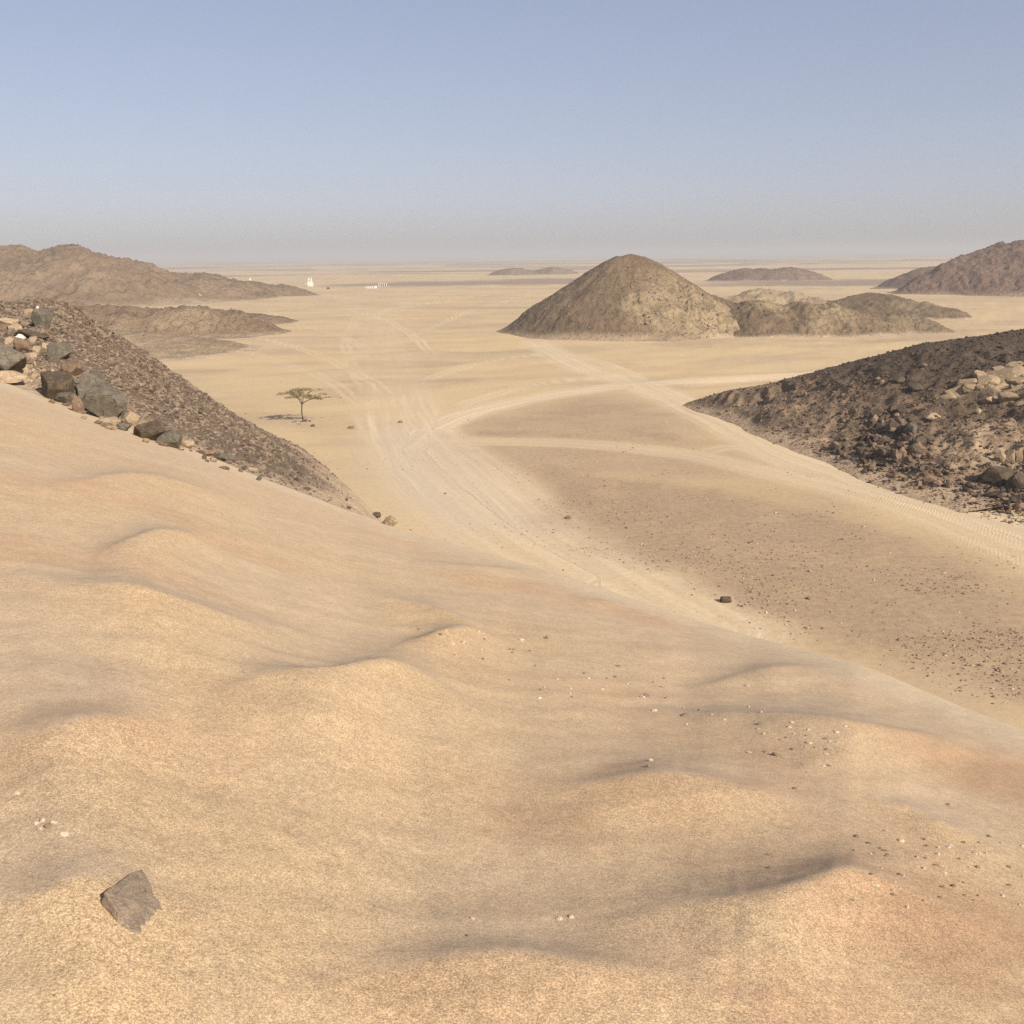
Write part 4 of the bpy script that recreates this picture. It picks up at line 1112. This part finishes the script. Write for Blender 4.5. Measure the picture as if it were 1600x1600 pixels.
def pebble(px, py, wpx, hpx, mat, seed, label, group=None, sub=2):
    P = fore_hit(px, py)
    s = math.sqrt(P[0] ** 2 + P[1] ** 2 + (P[2] - EYE) ** 2) / F
    o = add('pebble', rock_mesh(500 + seed % 12 + (20 if mat == 'pebble_dark' else 0), sub, mat, 12), label=label, category='pebble', group=group)
    o.scale = (wpx * s * .4, wpx * s * .4 * 0.75, hpx * s * .4)
    o.rotation_euler = (rg.uniform(-.3, .3), rg.uniform(-.3, .3), rg.uniform(-0.5, 0.5))
    o.location = (P[0], P[1], P[2] + hpx * s * 0.14)
for i, (qx, qy, wd, hg, mt, lb, gp) in enumerate([
    (100, 1304, 19, 9, 'pebble', 'flat white pebble right of the little pebble cluster at the left', None),
    (26, 1241, 14, 8, 'pebble', 'pale pebble half sunk in the sand above the pebble cluster', None),
    (874, 1436, 13, 9, 'pebble', 'pale pebble casting a dark shadow, left of a pair in the near trough', None),
    (893, 1434, 11, 8, 'pebble', 'pale pebble, right of a pair in the near trough', None),
    (738, 1436, 9, 6, 'pebble', 'small pale pebble alone left of the pebble pair', None),
    (730, 1463, 7, 6, 'pebble_dark', 'tiny dark pebble below the small pale pebble', None),
    (854, 998, 10, 10, 'pebble_dark', 'dark pointed pebble alone on the smooth middle slope', None),
    (723, 1005, 9, 9, 'pebble', 'round pale pebble, right of the pair in the shaded hollow', None),
    (707, 1007, 9, 5, 'pebble', 'flat pale pebble, left of the pair in the shaded hollow', None),
    (1017, 1189, 9, 8, 'pebble', 'pale pebble above a dark pebble in the shaded trough', None),
    (1012, 1199, 10, 8, 'pebble_dark', 'dark pebble just below the pale pebble in the shaded trough', None),
    (1070, 1119, 17, 8, 'pebble_dark', 'flat brown pebble lying on the pale middle sand', None),
    (1010, 1088, 15, 7, 'pebble_dark', 'brown pebble with pale side above the flat brown pebble', None),
    (1212, 1181, 14, 9, 'pebble_dark', 'dark lump at the head of the curved stick on the sand', None),
    (1243, 1233, 11, 6, 'pebble_dark', 'dark pebble below the curved stick', None),
    (1409, 1315, 12, 7, 'pebble', 'pale pebble at the top of the scattered pebbles at lower right', None),
    (1200, 1336, 8, 6, 'pebble_dark', 'small dark pebble inside the dark lee hollow at lower right', None),
    (1202, 1357, 8, 6, 'pebble_dark', 'small brown pebble near the lee crest at lower right', None),
    (1481, 1258, 8, 6, 'pebble_dark', 'small dark pebble on the orange sand at the right', None),
    (940, 1078, 8, 5, 'pebble', 'tiny pale pebble on the grey middle sand', None),
]):
    pebble(qx, qy, wd, hg, mt, i, lb, gp, 3)
for i, (qx, qy, wd, hg) in enumerate([(56, 1288, 13, 9), (66, 1283, 12, 9), (74, 1292, 14, 10), (84, 1287, 12, 9), (62, 1296, 10, 7)]):
    pebble(qx, qy, wd, hg, 'pebble' if i != 2 else 'pebble_dark', 30 + i, ('leftmost pale pebble of the little cluster on the sand', 'pale pebble at the back of the little cluster on the sand', 'brown pebble in the middle of the little cluster on the sand', 'pale pebble on the right of the little cluster on the sand', 'pale pebble at the front of the little cluster on the sand')[i], 'pebble cluster at the left')
for i in range(60):
    qx, qy = rg.uniform(1330, 1600), rg.uniform(1290, 1420)
    if qy < 1290 + (qx - 1330) * 0.05: continue
    pebble(qx, qy, 4.5 + 9 * rg.uniform() ** 2, rg.uniform(3.5, 7), 'pebble_dark' if rg.uniform() < 0.6 else 'pebble', 40 + i, 'small pebble among those scattered over the lower right sand', 'pebbles scattered at lower right')
for i in range(75):
    q = rg.uniform()
    qx = 650 + 700 * q; qy = 1000 + 190 * q + rg.normal() * 26
    pebble(qx, qy, 4 + 8 * rg.uniform() ** 2, rg.uniform(3, 6), 'pebble_dark' if rg.uniform() < 0.5 else 'pebble', 60 + i, 'small pebble in the stony belt across the middle of the sand slope', 'pebbles of the stony belt')

def tube_mesh(name, paths, mat, sides=7):
    V = []; Fq = []
    for pts, rad in paths:
        pts = [Vector(p) for p in pts]
        base = len(V)
        for i, p in enumerate(pts):
            d = (pts[min(i + 1, len(pts) - 1)] - pts[max(i - 1, 0)]).normalized()
            a = d.cross(Vector((0.31, 0.93, 0.2))).normalized(); b = d.cross(a)
            for k in range(sides):
                t_ = 2 * PI * k / sides
                V.append(p + (a * math.cos(t_) + b * math.sin(t_)) * rad[i])
        for i in range(len(pts) - 1):
            for k in range(sides):
                k2 = (k + 1) % sides
                Fq.append((base + i * sides + k, base + i * sides + k2, base + (i + 1) * sides + k2, base + (i + 1) * sides + k))
    return mesh_from(name, np.array([v[:] for v in V]), np.array(Fq), mat)

# the curved stick half sunk in the sand
q = smooth_curve([(1182, 1180), (1200, 1184), (1212, 1178), (1224, 1186), (1240, 1187), (1252, 1193), (1258, 1204), (1266, 1214), (1272, 1219)], 4)
P = np.array([fore_hit(a, b) for a, b in q])
o0 = P[0]
rad = np.interp(np.linspace(0, 1, len(P)), [0, .2, .45, .8, 1], [.001, .004, .0025, .002, .001])
add('stick', tube_mesh('stick', [([tuple(p - o0 + np.array([0, 0, -0.0005])) for p in P], rad)], M['pebble_dark']), tuple(o0), label='thin curved dry stick half buried in the sand slope', category='stick')

# ------------------------------------------------------------------ acacia tree
tb = hit_fn(ground_z, [473], [659], 60, 400, 3000)[0]
TD = math.hypot(tb[0], tb[1]); TS = math.sqrt(TD ** 2 + EYE ** 2) / F           # metres per photo pixel at the tree
tree = add('acacia_tree', None, (tb[0], tb[1], float(ground_z(tb[0], tb[1])) - 0.05), label='lone flat topped acacia tree on the valley sand', category='tree')
rt = random.Random(8)
def T(u, v, d=0.0): return Vector((u * TS, d * TS, v * TS * 1.015))               # px right, px up, px deeper
trunk = [([T(0, 0), T(0.4, 6, .3), T(-0.6, 13, 0), T(-.2, 20), T(0.4, 27.5)], [1.5 * TS, 1.05 * TS, .95 * TS, .9 * TS, .85 * TS])]
trunk += [([T(0, .4), T(3, 1.5, -1), T(7, .6, -2)], [.8 * TS, .5 * TS, .15 * TS]), ([T(0, .6), T(-3, .9, -2), T(-5, 0, -3)], [.7 * TS, .4 * TS, .1 * TS])]
add('trunk', tube_mesh('trunk', trunk, M['bark'], 8), parent=tree)
limbs = [([T(0.4, 27), T(-2, 31), T(-5, 35.5, 1), T(-7, 38, 1), T(-16, 41, 3), T(-27, 43, 4)], [.75, .62, .55, .45, .3, .12]),
         ([T(0.4, 27), T(5, 30.5), T(11, 33.5, -2), T(16, 35, -3), T(23, 36, -5), T(33, 37, -6), T(44, 38, -4), T(57, 37.4, -3)], [.75, .6, .52, .48, .36, .3, .18, .06]),
         ([T(0.4, 27), T(1.2, 31, 4), T(1.8, 36, 8), T(6, 41, 14), T(16, 46, 20)], [.6, .5, .42, .3, .12]),
         ([T(0.4, 28), T(1, 31, -4), T(2, 34, -8), T(-4, 38, -14), T(-10, 41, -20)], [.55, .45, .38, .28, .1])]
for k in range(16):
    src = limbs[k % 4][0]
    p = src[min(2 + k % 3, len(src) - 2)]
    d = Vector((rt.uniform(-1, 1), rt.uniform(-1, 1), 0)).normalized() * rt.uniform(8, 16) * TS
    limbs.append(([p, p + d * .5 + Vector((0, 0, 2.2 * TS)), p + d + Vector((0, 0, rt.uniform(3.5, 7) * TS))], [.28, .2, .07]))
for pts_, rad_ in limbs:
    add('limb', tube_mesh('limb', [(pts_, [r * TS for r in rad_])], M['bark'], 6), parent=tree)
# flat layered crown of many small leaf sprays
rg2 = np.random.default_rng(12)
cl = []
def pad_of(cx, cz, cy, ax, ay, az_, n): cl.append((cx, cz, cy, ax, ay, az_, n))
pad_of(-22, 43.5, 2, 15, 15, 2.6, 640); pad_of(-8, 45, 2, 15, 18, 4.2, 820); pad_of(-2, 48.5, 10, 14, 14, 2.2, 520); pad_of(16, 47, 18, 12, 10, 1.5, 260)
pad_of(5, 41, -8, 13, 14, 3.4, 640); pad_of(18, 39, -6, 13, 12, 3.0, 560); pad_of(27, 37, -8, 9, 9, 2.0, 280); pad_of(29, 42, 2, 8, 8, 1.0, 110); pad_of(-12, 40, -16, 10, 10, 1.8, 260); pad_of(45, 38.2, -4, 12, 1.6, .5, 90); pad_of(59, 38, -3, 5, 2, 1.2, 26)
C_ = []; 
for cx, cz, cy, ax, ay, az_, n in cl:
    m = max(3, n // 26)
    th = rg2.uniform(0, 2 * PI, m); rr0 = np.sqrt(rg2.uniform(0, 1, m))
    cc = np.stack([cx + ax * rr0 * np.cos(th), cy + ay * rr0 * np.sin(th), cz + 1.35 * az_ * rg2.uniform(-.8, .8, m) * (1.1 - rr0)], -1)
    idx = rg2.integers(0, m, n)
    C_.append(cc[idx] + rg2.normal(size=(n, 3)) * np.array([1.7, 1.7, .65]) * min(1, ay / 6 + .2))
C_ = np.concatenate(C_) * TS
C_ = np.concatenate([C_, C_[::3] + rg2.normal(size=C_[::3].shape) * np.array([1.1, 1.1, .4]) * TS])
n = len(C_)
d1 = rg2.normal(size=(n, 3)); d1[:, 2] *= .35; d1 /= np.linalg.norm(d1, axis=1, keepdims=True)
d2 = rg2.normal(size=(n, 3)); d2[:, 2] *= .5; d2 -= (d2 * d1).sum(1, keepdims=True) * d1; d2 /= np.linalg.norm(d2, axis=1, keepdims=True)
ls = rg2.uniform(.55, 1.15, (n, 1)) * TS
V = np.stack([C_ - d1 * ls, C_ + d2 * ls * .5, C_ + d1 * ls, C_ - d2 * ls * .5], 1).reshape(-1, 3)
me = mesh_from('crown', V, np.arange(4 * n).reshape(-1, 4), M['leaf'], False, {'tint': np.repeat(rg2.uniform(0, 1, n), 4)})
cro = add('crown', me, parent=tree); cro['kind'] = 'stuff'
# litter at the foot
for i, (qx, qy, wd, hg) in enumerate([(478, 657.5, 6, 3.4), (484, 658.5, 5, 2.6), (458, 660, 3.5, 1.8), (462, 659.5, 3.5, 1.8), (468, 663, 3.5, 1.5)]):
    P = hit_fn(ground_z, [qx], [qy], 60, 400, 2500)[0]
    o = add('stone', rock_mesh(600 + i, 2, 'rock_dark', 9), label='small dark stone lying around the foot of the acacia trunk', category='stone', group='stones at the foot of the acacia')
    o.scale = (wd * TS / 2, wd * TS / 2, hg * TS / 2); o.location = (P[0], P[1], P[2] + hg * TS * .3)

# ------------------------------------------------------------------ far white buildings
def box(bm, x0, x1, y0, y1, z0, z1):
    v = [bm.verts.new((x, y, z)) for z in (z0, z1) for x, y in ((x0, y0), (x1, y0), (x1, y1), (x0, y1))]
    for f in ((3, 2, 1, 0), (4, 5, 6, 7), (0, 1, 5, 4), (1, 2, 6, 5), (2, 3, 7, 6), (3, 0, 4, 7)): bm.faces.new([v[i] for i in f])
def boxes(name, lst, mat, parent):
    bm = bmesh.new()
    for b in lst: box(bm, *b)
    bmesh.ops.bevel(bm, geom=list(bm.edges), offset=0.05, segments=1, affect='EDGES')
    me = bpy.data.meshes.new(name); bm.to_mesh(me); bm.free(); me.materials.append(M[mat])
    return add(name, me, parent=parent)
def base_at(px, py):
    P = hit_fn(ground_z, [px], [py], 250, 2500, 4000)[0]
    return P, math.hypot(P[0], P[1]) / F
P, s = base_at(484, 447.0)
g = float(ground_z(P[0], P[1])) - 0.3
wb = add('white_building', None, (P[0], P[1], g), label='white two towered building standing on the far plain', category='building')
boxes('wall', [(-3.5 * s, 4.5 * s, 0, 6 * s, 0, 6.5 * s)], 'white_wall', wb)
for tx in (-1.3 * s, 2.4 * s):
    tw = boxes('tower', [(tx - .9 * s, tx + .9 * s, .5 * s, 2.3 * s, 6.45 * s, 11.5 * s), (tx - .6 * s, tx + .6 * s, .8 * s, 2.0 * s, 11.45 * s, 13 * s)], 'white_wall', wb)
boxes('annex', [(-6.2 * s, -3.4 * s, 1 * s, 4 * s, 0, 4.5 * s)], 'white_wall', wb)
boxes('door', [(-5.3 * s, -4.1 * s, .92 * s, .99 * s, .1, 3 * s)], 'dark_opening', wb)
P, s = base_at(580, 450.8)
g = float(ground_z(P[0], P[1])) - 0.2
lw = add('low_building', None, (P[0], P[1], g), label='long low white building with small dark openings left of the colonnade', category='building')
boxes('wall', [(-8 * s, 5 * s, 0, 3 * s, 0, 3.2 * s)], 'white_wall', lw)
boxes('end_block', [(5.02 * s, 8.5 * s, -.4 * s, 3.2 * s, 0, 4.2 * s)], 'white_wall', lw)
for k in range(4):
    boxes('window', [((-6.5 + 3.2 * k) * s, (-5.4 + 3.2 * k) * s, -.09 * s, -.01 * s, 1.2 * s, 2.3 * s)], 'dark_opening', lw)
P, s = base_at(598, 447.4)
g = float(ground_z(P[0], P[1])) - 0.2
cl_ = add('colonnade', None, (P[0], P[1], g), label='small white colonnade with dark gaps right of the low building', category='building')
boxes('roof', [(-6.5 * s, 6.5 * s, 0, 4 * s, 4.4 * s, 4.9 * s)], 'white_wall', cl_)
boxes('wall', [(-6.3 * s, 6.3 * s, 3.2 * s, 3.8 * s, 0, 4.38 * s)], 'dark_opening', cl_)
for k in range(5):
    boxes('column', [((-6.2 + 2.8 * k) * s, (-5.0 + 2.8 * k) * s, .3 * s, 1.3 * s, 0, 4.38 * s)], 'white_wall', cl_)
wz = at_dist(391, 439, 640)
s = 640 / F
mk = add('marker', None, (wz[0], wz[1], wz[2] - 0.6), label='small white domed marker on top of the lowest left hill', category='monument')
boxes('base', [(-1.5 * s, 1.5 * s, -1.2 * s, 1.2 * s, 0, 4 * s)], 'white_wall', mk)
V, Fc = ICO[2]
me = mesh_from('dome', V * np.array([.9 * s, .9 * s, 1.4 * s]) + np.array([0, 0, 4.6 * s]), Fc, M['white_wall'])
add('dome', me, parent=mk)
hr = hit_fn(lambda x, y: np.maximum(WEST2.z(x, y), ground_z(x, y)), [307], [462], 300, 900, 3000)[0]
o = add('sand_heap', rock_mesh(611, 3, 'rock_tan', 16), (hr[0], hr[1], hr[2] + .1), label='pale sand heap at the foot of the far left range', category='heap')
o.scale = (3.4, 2.2, 1.2)

# ------------------------------------------------------------------ dusty air
top = 62.0
bm = bmesh.new(); bmesh.ops.create_cube(bm, size=1)
me = bpy.data.meshes.new('haze'); bm.to_mesh(me); bm.free()
hz = bpy.data.materials.new('dusty_air'); hz.use_nodes = True
t_ = hz.node_tree; t_.nodes.clear()
out = t_.nodes.new('ShaderNodeOutputMaterial'); pv = t_.nodes.new('ShaderNodeVolumePrincipled')
pv.inputs['Color'].default_value = (0.76, 0.745, 0.73, 1)
pv.inputs['Density'].default_value = 0.00034
pv.inputs['Anisotropy'].default_value = 0.0
t_.links.new(pv.outputs[0], out.inputs['Volume'])
me.materials.append(hz)
low = -24.0
h = add('haze', me, (0, 0, (top + low) / 2), kind='stuff', label='thin dusty air over the desert')
h.scale = (41000, 41000, top - low)
